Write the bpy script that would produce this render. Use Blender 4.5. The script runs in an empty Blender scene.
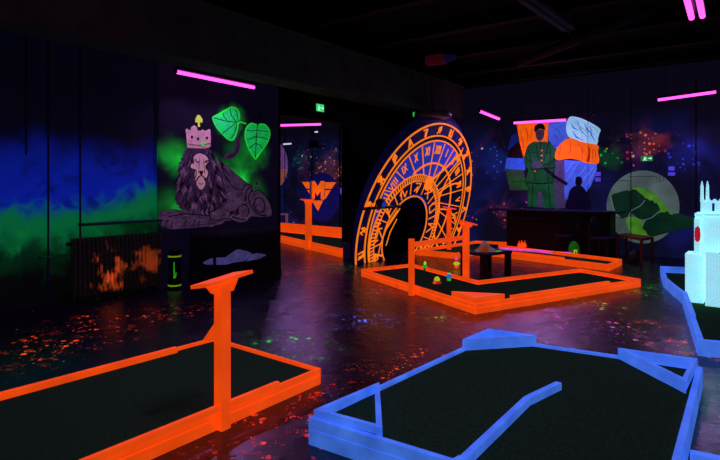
import bpy, bmesh, math, random
from mathutils import Vector, Matrix
random.seed(7)
S = bpy.context.scene
COL = S.collection
PI = math.pi
FP, HZ, CH = 545.0, 186.0, 1.6            # focal length in pixels, horizon row, eye height

# ---------------------------------------------------------------- camera, world, exposure
cd = bpy.data.cameras.new('camera'); cam = bpy.data.objects.new('camera', cd); COL.objects.link(cam)
cam.location = (0, 0, CH); cam.rotation_euler = (PI/2, 0, 0)
cd.sensor_width = 36; cd.lens = 36*FP/720; cd.shift_y = -(230-HZ)/720; cd.clip_start = .05
S.camera = cam
w = bpy.data.worlds.new('world'); S.world = w; w.use_nodes = True
w.node_tree.nodes['Background'].inputs[0].default_value = (.012, .008, .03, 1)
w.node_tree.nodes['Background'].inputs[1].default_value = .05
S.view_settings.view_transform = 'Standard'; S.view_settings.look = 'None'
S.view_settings.gamma = 1; S.view_settings.use_curve_mapping = False
S.view_settings.exposure = 0
UV = (.62, .27, 1.0)                       # visible colour of the black-light lamps
UVP = 27                                   # watts per lamp emitter

# room axes: D runs along the left wall, Ev across the room
D = Vector((.6, .8, 0)); Ev = Vector((.8, -.6, 0)); Z = Vector((0, 0, 1))
def RP(e, d, z=0): return Ev*e + D*d + Z*z                  # room coordinates -> world
def G(px, py, z=0):                                         # photo pixel -> point at height z
    Y = FP*(CH-z)/(py-HZ); return Vector(((px-360)/FP*Y, Y, z))
def ray(px, py): return Vector(((px-360)/FP, 1, -(py-HZ)/FP))
def hit(px, py, p, n):
    r = ray(px, py); o = Vector((0, 0, CH)); t = n.dot(p-o)/n.dot(r); return o+r*t
def at(px, py, Y): return Vector((0, 0, CH))+ray(px, py)*Y

# ---------------------------------------------------------------- materials
def lin(c):
    c = c/255; return c/12.92 if c <= .04045 else ((c+.055)/1.055)**2.4
def rgb(*c): return (lin(c[0]), lin(c[1]), lin(c[2]), 1)
def nmat(name):
    m = bpy.data.materials.new(name); m.use_nodes = True
    return m, m.node_tree, m.node_tree.nodes['Principled BSDF']
def mottle(nt, b, col, amt, scale):
    tc = nt.nodes.new('ShaderNodeTexCoord'); n = nt.nodes.new('ShaderNodeTexNoise'); n.inputs['Scale'].default_value = scale
    n.inputs['Detail'].default_value = 5
    nt.links.new(tc.outputs['Object'], n.inputs['Vector'])
    r = nt.nodes.new('ShaderNodeValToRGB'); nt.links.new(n.outputs[0], r.inputs[0])
    r.color_ramp.elements[0].position = .3; r.color_ramp.elements[1].position = .7
    r.color_ramp.elements[0].color = tuple(x*(1-amt) for x in col[:3])+(1,)
    r.color_ramp.elements[1].color = tuple(min(1, x*(1+amt*.4)) for x in col[:3])+(1,)
    nt.links.new(r.outputs[0], b.inputs['Base Color'])
    return r
def matt(name, c, rough=.7, amt=.3, scale=8, metal=0):
    m, nt, b = nmat(name); b.inputs['Roughness'].default_value = rough; b.inputs['Metallic'].default_value = metal
    b.inputs['Specular IOR Level'].default_value = .2
    mottle(nt, b, rgb(*c), amt, scale); return m
def fluor(name, c, em=.4, rough=.6, amt=.25, scale=9):       # fluorescent paint: gives off its own light under black light
    m, nt, b = nmat(name); b.inputs['Roughness'].default_value = rough; b.inputs['Specular IOR Level'].default_value = .15
    r = mottle(nt, b, rgb(*c), amt, scale)
    nt.links.new(r.outputs[0], b.inputs['Emission Color']); b.inputs['Emission Strength'].default_value = em
    return m
def glow(name, c, s):
    m, nt, b = nmat(name); b.inputs['Base Color'].default_value = (.02, .02, .02, 1)
    b.inputs['Emission Color'].default_value = (*c, 1); b.inputs['Emission Strength'].default_value = s; return m

ORANGE = fluor('orange fluorescent paint', (255, 80, 12), .72, amt=.2, scale=5)
ORLINE = fluor('orange mural line paint', (255, 130, 22), .85, amt=.1)
BLUE = fluor('blue fluorescent paint', (72, 128, 255), .62, amt=.3, scale=6)
CASTLE = fluor('white fluorescent paint', (150, 245, 240), .72, amt=.08)
nt = CASTLE.node_tree; b = nt.nodes['Principled BSDF']
bk = nt.nodes.new('ShaderNodeTexBrick'); bk.inputs['Scale'].default_value = 9; bk.inputs['Mortar Size'].default_value = .012
bk.inputs['Color1'].default_value = rgb(180, 252, 248); bk.inputs['Color2'].default_value = rgb(165, 248, 246); bk.inputs['Mortar'].default_value = rgb(90, 190, 235)
tcx = nt.nodes.new('ShaderNodeTexCoord'); mp = nt.nodes.new('ShaderNodeMapping'); mp.inputs['Rotation'].default_value = (PI/2, 0, 0)
nt.links.new(tcx.outputs['Object'], mp.inputs[0]); nt.links.new(mp.outputs[0], bk.inputs['Vector'])
nt.links.new(bk.outputs[0], b.inputs['Base Color']); nt.links.new(bk.outputs[0], b.inputs['Emission Color'])
RED = fluor('red fluorescent paint', (240, 30, 50), .4)
PINK = fluor('pink fluorescent paint', (255, 90, 225), .6)
YEL = fluor('yellow fluorescent paint', (210, 250, 40), .5)
GRN = fluor('green fluorescent paint', (60, 230, 50), .4)
DGRN = fluor('deep green paint', (20, 120, 30), .3)
SKY = fluor('light blue fluorescent paint', (60, 140, 255), .4)
BLACK = matt('black painted wood', (14, 13, 18), .6)
CLOTHB = matt('black cloth', (9, 9, 13), .9)
METAL = matt('dark metal', (50, 48, 60), .35, metal=.6)
GREYB = matt('dull grey beam paint', (84, 116, 92), .9, amt=.35, scale=3)
WOOD = matt('plain brown wood', (105, 62, 30), .6)
DCHAIR = matt('dark blue-black chair', (24, 26, 50), .5)
WHITE = fluor('bluish white cloth', (120, 130, 200), .12, amt=.4, scale=6)
TURF, nt, b = nmat('dark turf carpet'); b.inputs['Roughness'].default_value = 1; b.inputs['Specular IOR Level'].default_value = 0
r_ = mottle(nt, b, rgb(44, 84, 44), .45, 60)
bp = nt.nodes.new('ShaderNodeBump'); bn = nt.nodes.new('ShaderNodeTexNoise'); bn.inputs['Scale'].default_value = 160
nt.links.new(bn.outputs[0], bp.inputs['Height']); bp.inputs['Strength'].default_value = .4; nt.links.new(bp.outputs[0], b.inputs['Normal'])
TUBE = glow('violet-pink lamp tube', (1.0, .07, .62), 2.6)
TUBEEND = glow('lamp tube end glow', (.35, .25, 1.0), 1.5)

class NT:                                                   # tiny node-graph helper
    def __init__(s, nt): s.nt = nt
    def n(s, t, **k):
        nd = s.nt.nodes.new(t)
        for a, v in k.items(): setattr(nd, a, v)
        return nd
    def put(s, sock, v):
        if isinstance(v, bpy.types.NodeSocket): s.nt.links.new(v, sock)
        elif v is not None: sock.default_value = v
    def m(s, op, a, b=None, c=None, clamp=False):
        nd = s.n('ShaderNodeMath', operation=op); nd.use_clamp = clamp
        s.put(nd.inputs[0], a)
        if b is not None: s.put(nd.inputs[1], b)
        if c is not None: s.put(nd.inputs[2], c)
        return nd.outputs[0]
    def noise(s, vec, sc, det=4, dist=0):
        nd = s.n('ShaderNodeTexNoise'); s.put(nd.inputs['Vector'], vec); nd.inputs['Scale'].default_value = sc
        nd.inputs['Detail'].default_value = det; nd.inputs['Distortion'].default_value = dist; return nd.outputs[0]
    def step(s, v, a, b):                                   # smooth 0..1 between a and b
        nd = s.n('ShaderNodeMapRange', interpolation_type='SMOOTHSTEP'); s.put(nd.inputs[0], v)
        nd.inputs[1].default_value = a; nd.inputs[2].default_value = b; return nd.outputs[0]
    def mix(s, f, a, b):
        nd = s.n('ShaderNodeMix', data_type='RGBA'); s.put(nd.inputs[0], f); s.put(nd.inputs[6], a); s.put(nd.inputs[7], b); return nd.outputs[2]
    def add(s, f, a, b):
        nd = s.n('ShaderNodeMix', data_type='RGBA', blend_type='ADD'); s.put(nd.inputs[0], f); s.put(nd.inputs[6], a); s.put(nd.inputs[7], b); return nd.outputs[2]
    def pos(s): return s.n('ShaderNodeNewGeometry').outputs['Position']
    def axis(s, vec, a, off=0):                             # dot with a fixed axis
        nd = s.n('ShaderNodeVectorMath', operation='DOT_PRODUCT'); s.put(nd.inputs[0], vec); nd.inputs[1].default_value = a
        return s.m('ADD', nd.outputs['Value'], off)
    def dist(s, vec, p):
        nd = s.n('ShaderNodeVectorMath', operation='DISTANCE'); s.put(nd.inputs[0], vec); nd.inputs[1].default_value = p; return nd.outputs['Value']
    def scale(s, vec, x, y, z):
        nd = s.n('ShaderNodeVectorMath', operation='MULTIPLY'); s.put(nd.inputs[0], vec); nd.inputs[1].default_value = (x, y, z); return nd.outputs[0]
    def dots(s, vec, sc, lo, hi):                           # round paint dots, size varies with the cell
        v = s.n('ShaderNodeTexVoronoi'); s.put(v.inputs['Vector'], vec); v.inputs['Scale'].default_value = sc
        cell = s.n('ShaderNodeSeparateColor'); s.nt.links.new(v.outputs['Color'], cell.inputs[0])
        rad = s.m('MULTIPLY', s.m('POWER', cell.outputs[0], 3), hi); rad = s.m('ADD', rad, lo)
        return s.m('LESS_THAN', v.outputs['Distance'], rad), v.outputs['Color']

# ---- floor: black gloss paint with splatters of fluorescent paint
FLOOR, nt, b = nmat('black floor with paint splatter'); g = NT(nt); P = g.pos()
base = g.mix(g.noise(P, 1.3), (.003, .002, .005, 1), (.010, .006, .014, 1))
patches = [((300, 345), .55, rgb(60, 255, 40)), ((272, 338), .4, rgb(50, 220, 60)), ((650, 290), .75, rgb(70, 230, 40)), ((596, 305), .4, rgb(160, 230, 40)),
           ((655, 328), .75, rgb(255, 80, 25)), ((672, 345), .5, rgb(255, 120, 30)), ((390, 366), .45, rgb(255, 90, 20)), ((420, 352), .4, rgb(255, 80, 20)),
           ((385, 320), .35, rgb(60, 110, 255)), ((440, 318), .4, rgb(150, 200, 40)), ((90, 328), .8, rgb(255, 70, 20)), ((45, 350), .6, rgb(255, 80, 20)),
           ((290, 272), .5, rgb(255, 80, 60)), ((335, 268), .6, rgb(50, 220, 60)), ((360, 320), .5, rgb(70, 110, 255)), ((170, 312), .6, rgb(230, 60, 40)),
           ((330, 400), .5, rgb(255, 40, 20)), ((270, 430), .6, rgb(255, 60, 30)), ((380, 290), .5, rgb(230, 50, 90)), ((600, 330), .7, rgb(150, 90, 230)), ((480, 315), .4, rgb(190, 60, 30)), ((560, 322), .5, rgb(190, 50, 120))]
big, _ = g.dots(P, 15, .02, .42); small, scol = g.dots(P, 42, .02, .40)
nz = g.noise(P, 5, 5)
paint = None
for (px, rad, c) in patches:
    q = G(*px); dd = g.dist(g.scale(P, 1, .75, 1), (q.x, q.y*.75, 0))
    dd = g.m('ADD', dd, g.m('MULTIPLY', g.m('SUBTRACT', nz, .5), rad*1.6))
    k = g.step(dd, rad, rad*.1)
    paint = g.add(k, paint or (0, 0, 0, 1), c)
smear = g.step(g.noise(g.scale(P, 7, 7, 1), 1, 6, 1.5), .56, .74)
clump = g.step(g.noise(P, 6, 5, .8), .46, .6)
mask = g.m('MAXIMUM', g.m('MAXIMUM', g.m('MULTIPLY', big, .9), g.m('MULTIPLY', small, .8)), g.m('MULTIPLY', smear, .35))
mask = g.m('MULTIPLY', mask, clump)
vm = g.n('ShaderNodeMix', data_type='RGBA', blend_type='MULTIPLY'); g.put(vm.inputs[0], 1.0); g.put(vm.inputs[6], paint)
cmask = g.n('ShaderNodeCombineColor')
for i in range(3): nt.links.new(mask, cmask.inputs[i])
g.put(vm.inputs[7], cmask.outputs[0]); splat = vm.outputs[2]
# thin general sprinkle of many colours over the whole floor
sp, sc2 = g.dots(P, 17, 0, .2); sp = g.m('MULTIPLY', sp, g.step(g.noise(P, 1.6, 3), .54, .66))
hsv = g.n('ShaderNodeHueSaturation'); hsv.inputs['Saturation'].default_value = 2.0; hsv.inputs['Value'].default_value = .25; g.put(hsv.inputs['Color'], sc2)
splat = g.add(sp, splat, hsv.outputs[0])
nt.links.new(g.add(1.0, base, splat), b.inputs['Base Color'])
nt.links.new(splat, b.inputs['Emission Color']); b.inputs['Emission Strength'].default_value = 1.0
nt.links.new(g.m('ADD', .14, g.m('MULTIPLY', g.noise(P, 3, 6), .25)), b.inputs['Roughness'])
b.inputs['Specular IOR Level'].default_value = .3
bp = g.n('ShaderNodeBump'); bp.inputs['Strength'].default_value = .25; bp.inputs['Distance'].default_value = .02
nt.links.new(g.m('ADD', g.noise(P, 9, 6), g.m('MULTIPLY', g.noise(P, 45, 4), .35)), bp.inputs['Height']); nt.links.new(bp.outputs[0], b.inputs['Normal'])

def mural_mat(name, build, em):
    m, nt, b = nmat(name); g = NT(nt); P = g.pos()
    c = build(g, P, g.axis(P, tuple(D)), g.axis(P, tuple(Ev)), g.axis(P, (0, 0, 1)))
    nt.links.new(c, b.inputs['Base Color']); nt.links.new(c, b.inputs['Emission Color']); b.inputs['Emission Strength'].default_value = em
    b.inputs['Roughness'].default_value = .75; b.inputs['Specular IOR Level'].default_value = .1
    return m
def left_mural(g, P, d, e, z):
    n1 = g.noise(P, .9, 5, .6); n2 = g.noise(P, 2.6, 6, 1.2)
    zz = g.m('ADD', z, g.m('MULTIPLY', g.m('SUBTRACT', n1, .5), 1.3)); zf = g.m('ADD', z, g.m('MULTIPLY', g.m('SUBTRACT', n2, .5), .7))
    c = g.mix(g.step(zz, 2.45, 1.5), (.0035, .003, .012, 1), rgb(14, 44, 190))
    c = g.mix(g.m('MULTIPLY', g.step(n2, .48, .68), .55), c, rgb(6, 10, 40))
    # green clouds rise towards the far end
    lift = g.m('MULTIPLY', g.step(d, 3.6, 5.0), .28)
    gz = g.m('SUBTRACT', zf, lift)
    gm = g.m('MULTIPLY', g.step(gz, 1.42, 1.12), .9)
    c = g.mix(gm, c, rgb(8, 150, 40))
    c = g.mix(g.step(gz, 1.05, .7), c, rgb(5, 58, 28))
    c = g.mix(g.step(zf, .78, .32), c, rgb(8, 10, 12))
    c = g.add(g.m('MULTIPLY', g.m('MULTIPLY', g.step(n2, .56, .7), g.step(z, .45, .9)), g.step(z, 1.5, 1.0)), c, rgb(8, 80, 30))
    c = g.mix(g.step(d, 4.95, 5.05), c, (.004, .003, .010, 1))
    return c
def nebula(g, P, d, e, z):
    n1 = g.noise(P, .8, 5, .5); n2 = g.noise(P, 1.3, 5, .8)
    c = g.mix(g.step(n1, .42, .7), (.004, .004, .016, 1), rgb(20, 26, 88))
    c = g.mix(g.m('MULTIPLY', g.step(n2, .56, .72), .5), c, rgb(60, 26, 70))
    c = g.mix(g.step(z, 2.6, 3.5), c, (.004, .003, .01, 1))
    dm, dc = g.dots(P, 9, 0, .3); h = g.n('ShaderNodeHueSaturation'); h.inputs['Saturation'].default_value = 1.6; h.inputs['Value'].default_value = .5; g.put(h.inputs['Color'], dc)
    c = g.add(g.m('MULTIPLY', dm, g.m('MULTIPLY', g.step(n2, .5, .6), g.step(z, 3.1, 2.7))), c, h.outputs[0])
    for (q, rad, col) in nebula_spots:
        dd = g.dist(P, tuple(q)); dd = g.m('ADD', dd, g.m('MULTIPLY', g.m('SUBTRACT', g.noise(P, 3.5, 5), .5), rad*2))
        k = g.step(dd, rad, rad*.1); sm, _ = g.dots(P, 13, .05, .45)
        c = g.add(g.m('MULTIPLY', k, g.m('ADD', g.m('MULTIPLY', sm, .9), .08)), c, col)
    return c
DB = 13.9                                     # distance of the back wall along D
def BW(px, py, off=0): return hit(px, py, RP(0, DB-off), D)
nebula_spots = [(BW(330, 170), .8, rgb(230, 110, 40)), (BW(300, 160), .5, rgb(30, 120, 130)), (BW(325, 160), .9, rgb(20, 60, 130)),
                (BW(608, 158), .45, rgb(30, 190, 70)), (BW(645, 143), .45, rgb(255, 110, 30)), (BW(660, 143), .3, rgb(255, 80, 30)),
                (BW(683, 155), .5, rgb(50, 70, 220)), (BW(498, 160), .55, rgb(40, 90, 230)), (BW(505, 215), .4, rgb(220, 90, 40))]
def dark_wall(g, P, d, e, z):
    return g.mix(g.noise(P, 1.5, 4), (.003, .0025, .008, 1), (.008, .005, .018, 1))
EL = -7.64                                     # left wall plane
LO = .06
def LW(px, py, off=LO): return hit(px, py, RP(EL+off, 0), -Ev)
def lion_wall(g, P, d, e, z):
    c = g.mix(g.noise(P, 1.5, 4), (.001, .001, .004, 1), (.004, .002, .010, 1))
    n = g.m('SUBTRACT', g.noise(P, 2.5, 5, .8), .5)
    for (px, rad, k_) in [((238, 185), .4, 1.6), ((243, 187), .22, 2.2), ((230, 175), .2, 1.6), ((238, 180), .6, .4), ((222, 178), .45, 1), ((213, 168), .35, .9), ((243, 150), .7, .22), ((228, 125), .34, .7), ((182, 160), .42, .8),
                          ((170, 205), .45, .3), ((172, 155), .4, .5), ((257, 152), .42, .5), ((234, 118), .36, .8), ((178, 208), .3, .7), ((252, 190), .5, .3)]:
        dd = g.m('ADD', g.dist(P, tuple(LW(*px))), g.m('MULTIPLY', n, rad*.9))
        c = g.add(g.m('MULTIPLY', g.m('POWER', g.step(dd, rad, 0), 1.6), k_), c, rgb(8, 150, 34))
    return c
M_LEFT = mural_mat('blue and green cloud mural', left_mural, .3)
M_NEB = mural_mat('starry nebula mural', nebula, .6)
M_DARK = mural_mat('dark painted wall', dark_wall, .0)
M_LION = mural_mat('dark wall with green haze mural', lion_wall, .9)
M_CEIL = matt('black ceiling', (13, 10, 13), .95)

# ---------------------------------------------------------------- mesh helpers
def link(name, bm, mats, parent=None, smooth=False):
    me = bpy.data.meshes.new(name); bmesh.ops.recalc_face_normals(bm, faces=bm.faces[:])
    bm.to_mesh(me); bm.free()
    for m in (mats if isinstance(mats, (list, tuple)) else [mats]): me.materials.append(m)
    if smooth:
        for p in me.polygons: p.use_smooth = True
    o = bpy.data.objects.new(name, me); COL.objects.link(o)
    if parent:
        o.parent = parent; o.matrix_parent_inverse = Matrix.Translation(-parent.location)
        par = parent.parent
        if par: o.matrix_parent_inverse = Matrix.Identity(4)
    return o
def tag(o, label=None, cat=None, group=None, kind=None):
    if label: o['label'] = label
    if cat: o['category'] = cat
    if group: o['group'] = group
    if kind: o['kind'] = kind
    return o
def thing(name, loc, label, cat, group=None):
    o = bpy.data.objects.new(name, None); COL.objects.link(o); o.location = loc; o.empty_display_size = .1
    return tag(o, label, cat, group)
def struct(name, bm, mats): return tag(link(name, bm, mats), kind='structure')
def face(bm, pts, mi=0):
    f = bm.faces.new([bm.verts.new(p) for p in pts]); f.material_index = mi; return f
def obox(bm, c, ax, ay, az, mi=0):                          # box: centre + three half axes
    v = [bm.verts.new(c+ax*i+ay*j+az*k) for i in (-1, 1) for j in (-1, 1) for k in (-1, 1)]
    for q in ((0, 1, 3, 2), (4, 6, 7, 5), (0, 4, 5, 1), (2, 3, 7, 6), (0, 2, 6, 4), (1, 5, 7, 3)):
        bm.faces.new([v[i] for i in q]).material_index = mi
def rbox(bm, e0, e1, d0, d1, z0, z1, mi=0):                 # box in room coordinates
    obox(bm, RP((e0+e1)/2, (d0+d1)/2, (z0+z1)/2), Ev*(e1-e0)/2, D*(d1-d0)/2, Z*(z1-z0)/2, mi)
def prism(bm, pts, dz, mi=0):                               # polygon (3D points) extruded by vector dz
    a = [bm.verts.new(p) for p in pts]; b = [bm.verts.new(p+dz) for p in pts]
    bm.faces.new(a[::-1]).material_index = mi; bm.faces.new(b).material_index = mi
    for i in range(len(a)):
        j = (i+1) % len(a); bm.faces.new((a[i], a[j], b[j], b[i])).material_index = mi
def tube(bm, pts, r, seg=10, mi=0, cap=True):
    rings = []; pts = [Vector(p) for p in pts]
    rs = r if isinstance(r, (list, tuple)) else [r]*len(pts)
    for i, p in enumerate(pts):
        t = (pts[min(i+1, len(pts)-1)]-pts[max(i-1, 0)]).normalized()
        a = t.cross(Z if abs(t.z) < .95 else Vector((1, 0, 0))).normalized(); b_ = t.cross(a)
        rings.append([bm.verts.new(p+(a*math.cos(2*PI*k/seg)+b_*math.sin(2*PI*k/seg))*rs[i]) for k in range(seg)])
    for x, y in zip(rings, rings[1:]):
        for k in range(seg): bm.faces.new((x[k], x[(k+1) % seg], y[(k+1) % seg], y[k])).material_index = mi
    if cap:
        bm.faces.new(rings[0][::-1]).material_index = mi; bm.faces.new(rings[-1]).material_index = mi
def lathe(bm, c, prof, seg=20, mi=0):                       # profile of (radius, z)
    tube_r = []
    for (r, z) in prof:
        tube_r.append([bm.verts.new(c+Vector((max(r, .0005)*math.cos(2*PI*k/seg), max(r, .0005)*math.sin(2*PI*k/seg), z))) for k in range(seg)])
    for x, y in zip(tube_r, tube_r[1:]):
        for k in range(seg): bm.faces.new((x[k], x[(k+1) % seg], y[(k+1) % seg], y[k])).material_index = mi
    bm.faces.new(tube_r[0][::-1]).material_index = mi; bm.faces.new(tube_r[-1]).material_index = mi
def bev(o, w=.006):
    m = o.modifiers.new('edge', 'BEVEL'); m.width = w; m.segments = 2; m.limit_method = 'ANGLE'; return o
def BM(): return bmesh.new()
def xy(p): return Vector((p[0], p[1], 0))

def offset_poly(pts, wd, closed=True):                      # inward offset of polygon corner points
    n = len(pts); ar = sum(pts[i].x*pts[(i+1) % n].y-pts[(i+1) % n].x*pts[i].y for i in range(n)); sg = 1 if ar > 0 else -1
    out = []
    for i in range(n):
        a, b_, c = pts[i-1], pts[i], pts[(i+1) % n]
        d1 = (b_-a).normalized(); d2 = (c-b_).normalized()
        n1 = Vector((-d1.y, d1.x, 0))*sg; n2 = Vector((-d2.y, d2.x, 0))*sg
        out.append(b_+(n1+n2)*(wd/max(.25, 1+n1.dot(n2))))
    return out
def course(name, outer, zt, zturf, wd, mat, label, cat='minigolf lane', group=None, skip=(), stack=True):
    """a minigolf lane: turf bed with one mitred rail per side"""
    outer = [xy(p) for p in outer]; inner = offset_poly(outer, wd)
    c = sum(outer, Vector())/len(outer)
    t = thing(name, c, label, cat, group)
    bm = BM(); prism(bm, [p+Z*.002 for p in offset_poly(outer, wd*.98)], Z*(zturf-.002)); link('turf', bm, TURF, t)
    n = len(outer); rails = []
    for i in range(n):
        if i in skip: continue
        j = (i+1) % n; bm = BM(); dr = (outer[j]-outer[i]).normalized()*.0015
        q = [outer[i]+dr, outer[j]-dr, inner[j]-dr, inner[i]+dr]
        if stack:
            h = zt*.58
            prism(bm, q, Z*h); q2 = [p+Z*(h+.003) for p in q]; prism(bm, q2, Z*(zt-h-.003))
        else: prism(bm, q, Z*zt)
        rails.append(bev(link('rail', bm, mat, t), .004))
    return t, outer, inner
def plank(t, p0, p1, wd, z0, z1, mat, side=1, name='plank'):
    p0, p1 = xy(p0), xy(p1); d = (p1-p0).normalized(); n = Vector((-d.y, d.x, 0))*side
    bm = BM(); prism(bm, [p0+Z*z0, p1+Z*z0, p1+n*wd+Z*z0, p0+n*wd+Z*z0], Z*(z1-z0)); return bev(link(name, bm, mat, t), .004)

# ---------------------------------------------------------------- the room
HC = 4.3
bm = BM(); prism(bm, [RP(-19, -4, -.1), RP(4, -4, -.1), RP(4, DB+.2, -.1), RP(-19, DB+.2, -.1)], Z*.1); struct('floor', bm, FLOOR)
bm = BM(); prism(bm, [RP(-19, -4, HC), RP(4, -4, HC), RP(4, DB+.2, HC), RP(-19, DB+.2, HC)], Z*.1); struct('ceiling', bm, M_CEIL)
dA, dB_ = 4.956, LW(157, 200, 0).dot(D)
dO1 = LW(276, 240, 0).dot(D); dO2 = LW(350, 240, 0).dot(D)
ZD = 3.05
bm = BM()
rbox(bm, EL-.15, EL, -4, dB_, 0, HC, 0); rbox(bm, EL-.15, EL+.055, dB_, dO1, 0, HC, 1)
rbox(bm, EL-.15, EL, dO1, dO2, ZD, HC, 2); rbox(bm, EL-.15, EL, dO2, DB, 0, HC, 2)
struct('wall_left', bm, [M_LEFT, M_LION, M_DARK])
bm = BM(); rbox(bm, -19, 4, DB, DB+.15, 0, HC); struct('wall_back', bm, M_NEB)
bm = BM(); rbox(bm, 3.6, 3.75, -4, DB, 0, HC); struct('wall_right', bm, M_DARK)
bm = BM(); rbox(bm, EL, 3.6, -3.8, -3.65, 0, HC); struct('wall_front', bm, M_DARK)
bm = BM(); rbox(bm, -18, -17.85, 3.0, DB, 0, HC); struct('wall_side', bm, M_NEB)
bm = BM(); rbox(bm, -18, EL-.15, 3.0, 3.15, 0, HC); struct('wall_annex', bm, M_DARK)
# doorway lining
bm = BM()
rbox(bm, EL-.17, EL+.075, dO1-.0, dO1+.05, 0, ZD-.06); rbox(bm, EL-.17, EL+.03, dO2-.09, dO2-.002, 0, ZD-.06); rbox(bm, EL-.17, EL+.03, dO1+.0, dO2-.002, ZD-.06, ZD-.002)
struct('trim_1', bm, BLACK)
# vertical joints of the left wall panels
bm = BM()
for px in (48, 80, 26):
    dd = LW(px, 200, 0).dot(D); rbox(bm, EL+.001, EL+.012, dd-.012, dd+.012, .1 if px != 26 else 2.0, 3.6)
struct('trim_2', bm, matt('dark panel joint', (16, 22, 60)))
bm = BM(); rbox(bm, EL, EL+.03, -3.6, LW(70, 300, 0).dot(D), .02, .1); struct('baseboard_left', bm, matt('dusky baseboard', (26, 30, 34)))
# window sill ledge over the radiator
bm = BM(); a0, a1 = LW(78, 229, 0).dot(D), LW(156.5, 229, 0).dot(D)
rbox(bm, EL+.001, EL+.17, a0, a1, 1.05, 1.085); struct('trim_3', bm, matt('teal ledge paint', (18, 78, 62)))
bm = BM(); b0, b1 = LW(38, 258, 0).dot(D), LW(64, 258, 0).dot(D)
rbox(bm, EL+.001, EL+.1, b0, b1, .655, .675)
tag(link('wall_shelf', bm, matt('green shelf paint', (30, 110, 60))), 'short narrow green-tinted ledge on the cloud mural, left of the radiator', 'shelf')
# back wall vertical joints and pipe
bm = BM()
for px, wd in ((631, .018), (696, .03), (588, .012), (285, .03), (312, .03), (340, .06)):
    e = BW(px, 180).dot(Ev); rbox(bm, e-wd/2, e+wd/2, DB-.012, DB-.001, .05, 3.9)
struct('trim_4', bm, matt('black wall joint', (6, 6, 10)))
# horizontal joints of the back panels
bm = BM()
for z in (1.72, 2.62):
    e0, e1 = BW(512, 180).dot(Ev), BW(630, 180).dot(Ev); rbox(bm, e0, e1, DB-.009, DB-.001, z-.006, z+.006)
struct('trim_5', bm, matt('dark joint line', (10, 12, 40)))
# ceiling beam
bm = BM(); rbox(bm, -6.2-.5, -6.2, -3.6, 12.6, 3.3, 4.1)
tube(bm, [RP(-6.17, -3.6, 4.1), RP(-6.17, 12.6, 4.1)], .025, 8)
struct('beam_1', bm, GREYB)
bm = BM()
for d in (3.2, 4.8, 6.4, 8.0, 9.6, 11.2, 12.6): rbox(bm, -6.1, 3.6, d, d+.16, 4.12, HC-.002)
struct('beam_2', bm, matt('dark joist paint', (26, 23, 27)))

# ducts, conduit and the dead lamp on the ceiling
t0 = at(520, 62, 10.6); t1 = at(650, 2, 7.4); t0.z = t1.z = 4.0
bm = BM(); tube(bm, [t0, t1], .09, 14); bm2 = bm
tag(link('ceiling_duct', bm, matt('dull grey duct', (40, 38, 44), .7), smooth=True), 'dark round duct crossing the ceiling above the flag mural', 'duct')
bm = BM(); p0, p1 = at(524, -4, 6.9), at(569, 28, 8.3); p0.z = p1.z = 4.0
a = (p1-p0).normalized(); s = Vector((a.y, -a.x, 0))
t = thing('ceiling_lamp', (p0+p1)/2, 'unlit long grey strip lamp under the ceiling near the top edge', 'lamp')
obox(bm, (p0+p1)/2, a*(p1-p0).length/2, s*.1, Z*.035); bev(link('housing', bm, matt('grey lamp housing', (90, 88, 104)), t))
bm = BM(); tube(bm, [p0-Z*.055, p1-Z*.055], .018, 8); link('tube', bm, matt('unlit white tube', (110, 108, 120)), t)
for q in (p0+a*.3, p1-a*.3):
    bm = BM(); tube(bm, [q+Z*.03, Vector((q.x, q.y, HC))], .008, 6); link('hanger', bm, METAL, t)
for i, (px, y0, y1, Y) in enumerate(((404, 38, 72, 10.5), (413, 40, 74, 10.7), (594, 81, 113, 12.0), (514, 82, 110, 12.6))):
    q = at(px, y1, Y); bm = BM(); tube(bm, [q, Vector((q.x, q.y, HC))], .006, 6); obox(bm, q-Z*.02, Vector((.02, 0, 0)), Vector((0, .02, 0)), Z*.02)
    tag(link('hanging_wire', bm, METAL), ['left of two thin wires hanging beside the ceiling beam end', 'right of two thin wires hanging beside the ceiling beam end',
        'thin wire hanging above the right half of the flag', 'thin wire hanging above the soldier mural'][i], 'wire', 'ceiling wires')
# small dull red and blue projector on the ceiling
q = at(436, 60, 10.8); t = thing('effect_light', q, 'small dull red and violet effect light under the dark ceiling, right of the beam', 'light')
bm = BM(); obox(bm, q, Ev*.2, D*.1, Z*.09); bev(link('housing', bm, fluor('dull red housing', (110, 20, 38), .12), t), .02)  # faint glow put into housing and barrel colours, no lamp reaches them
bm = BM(); tube(bm, [q+Ev*.2, q+Ev*.42], [.08, .05], 12); link('lens_barrel', bm, fluor('violet barrel', (44, 36, 110), .1), t)
bm = BM(); tube(bm, [q+Z*.09, Vector((q.x, q.y, HC))], .01, 6); link('bracket', bm, METAL, t)

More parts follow.
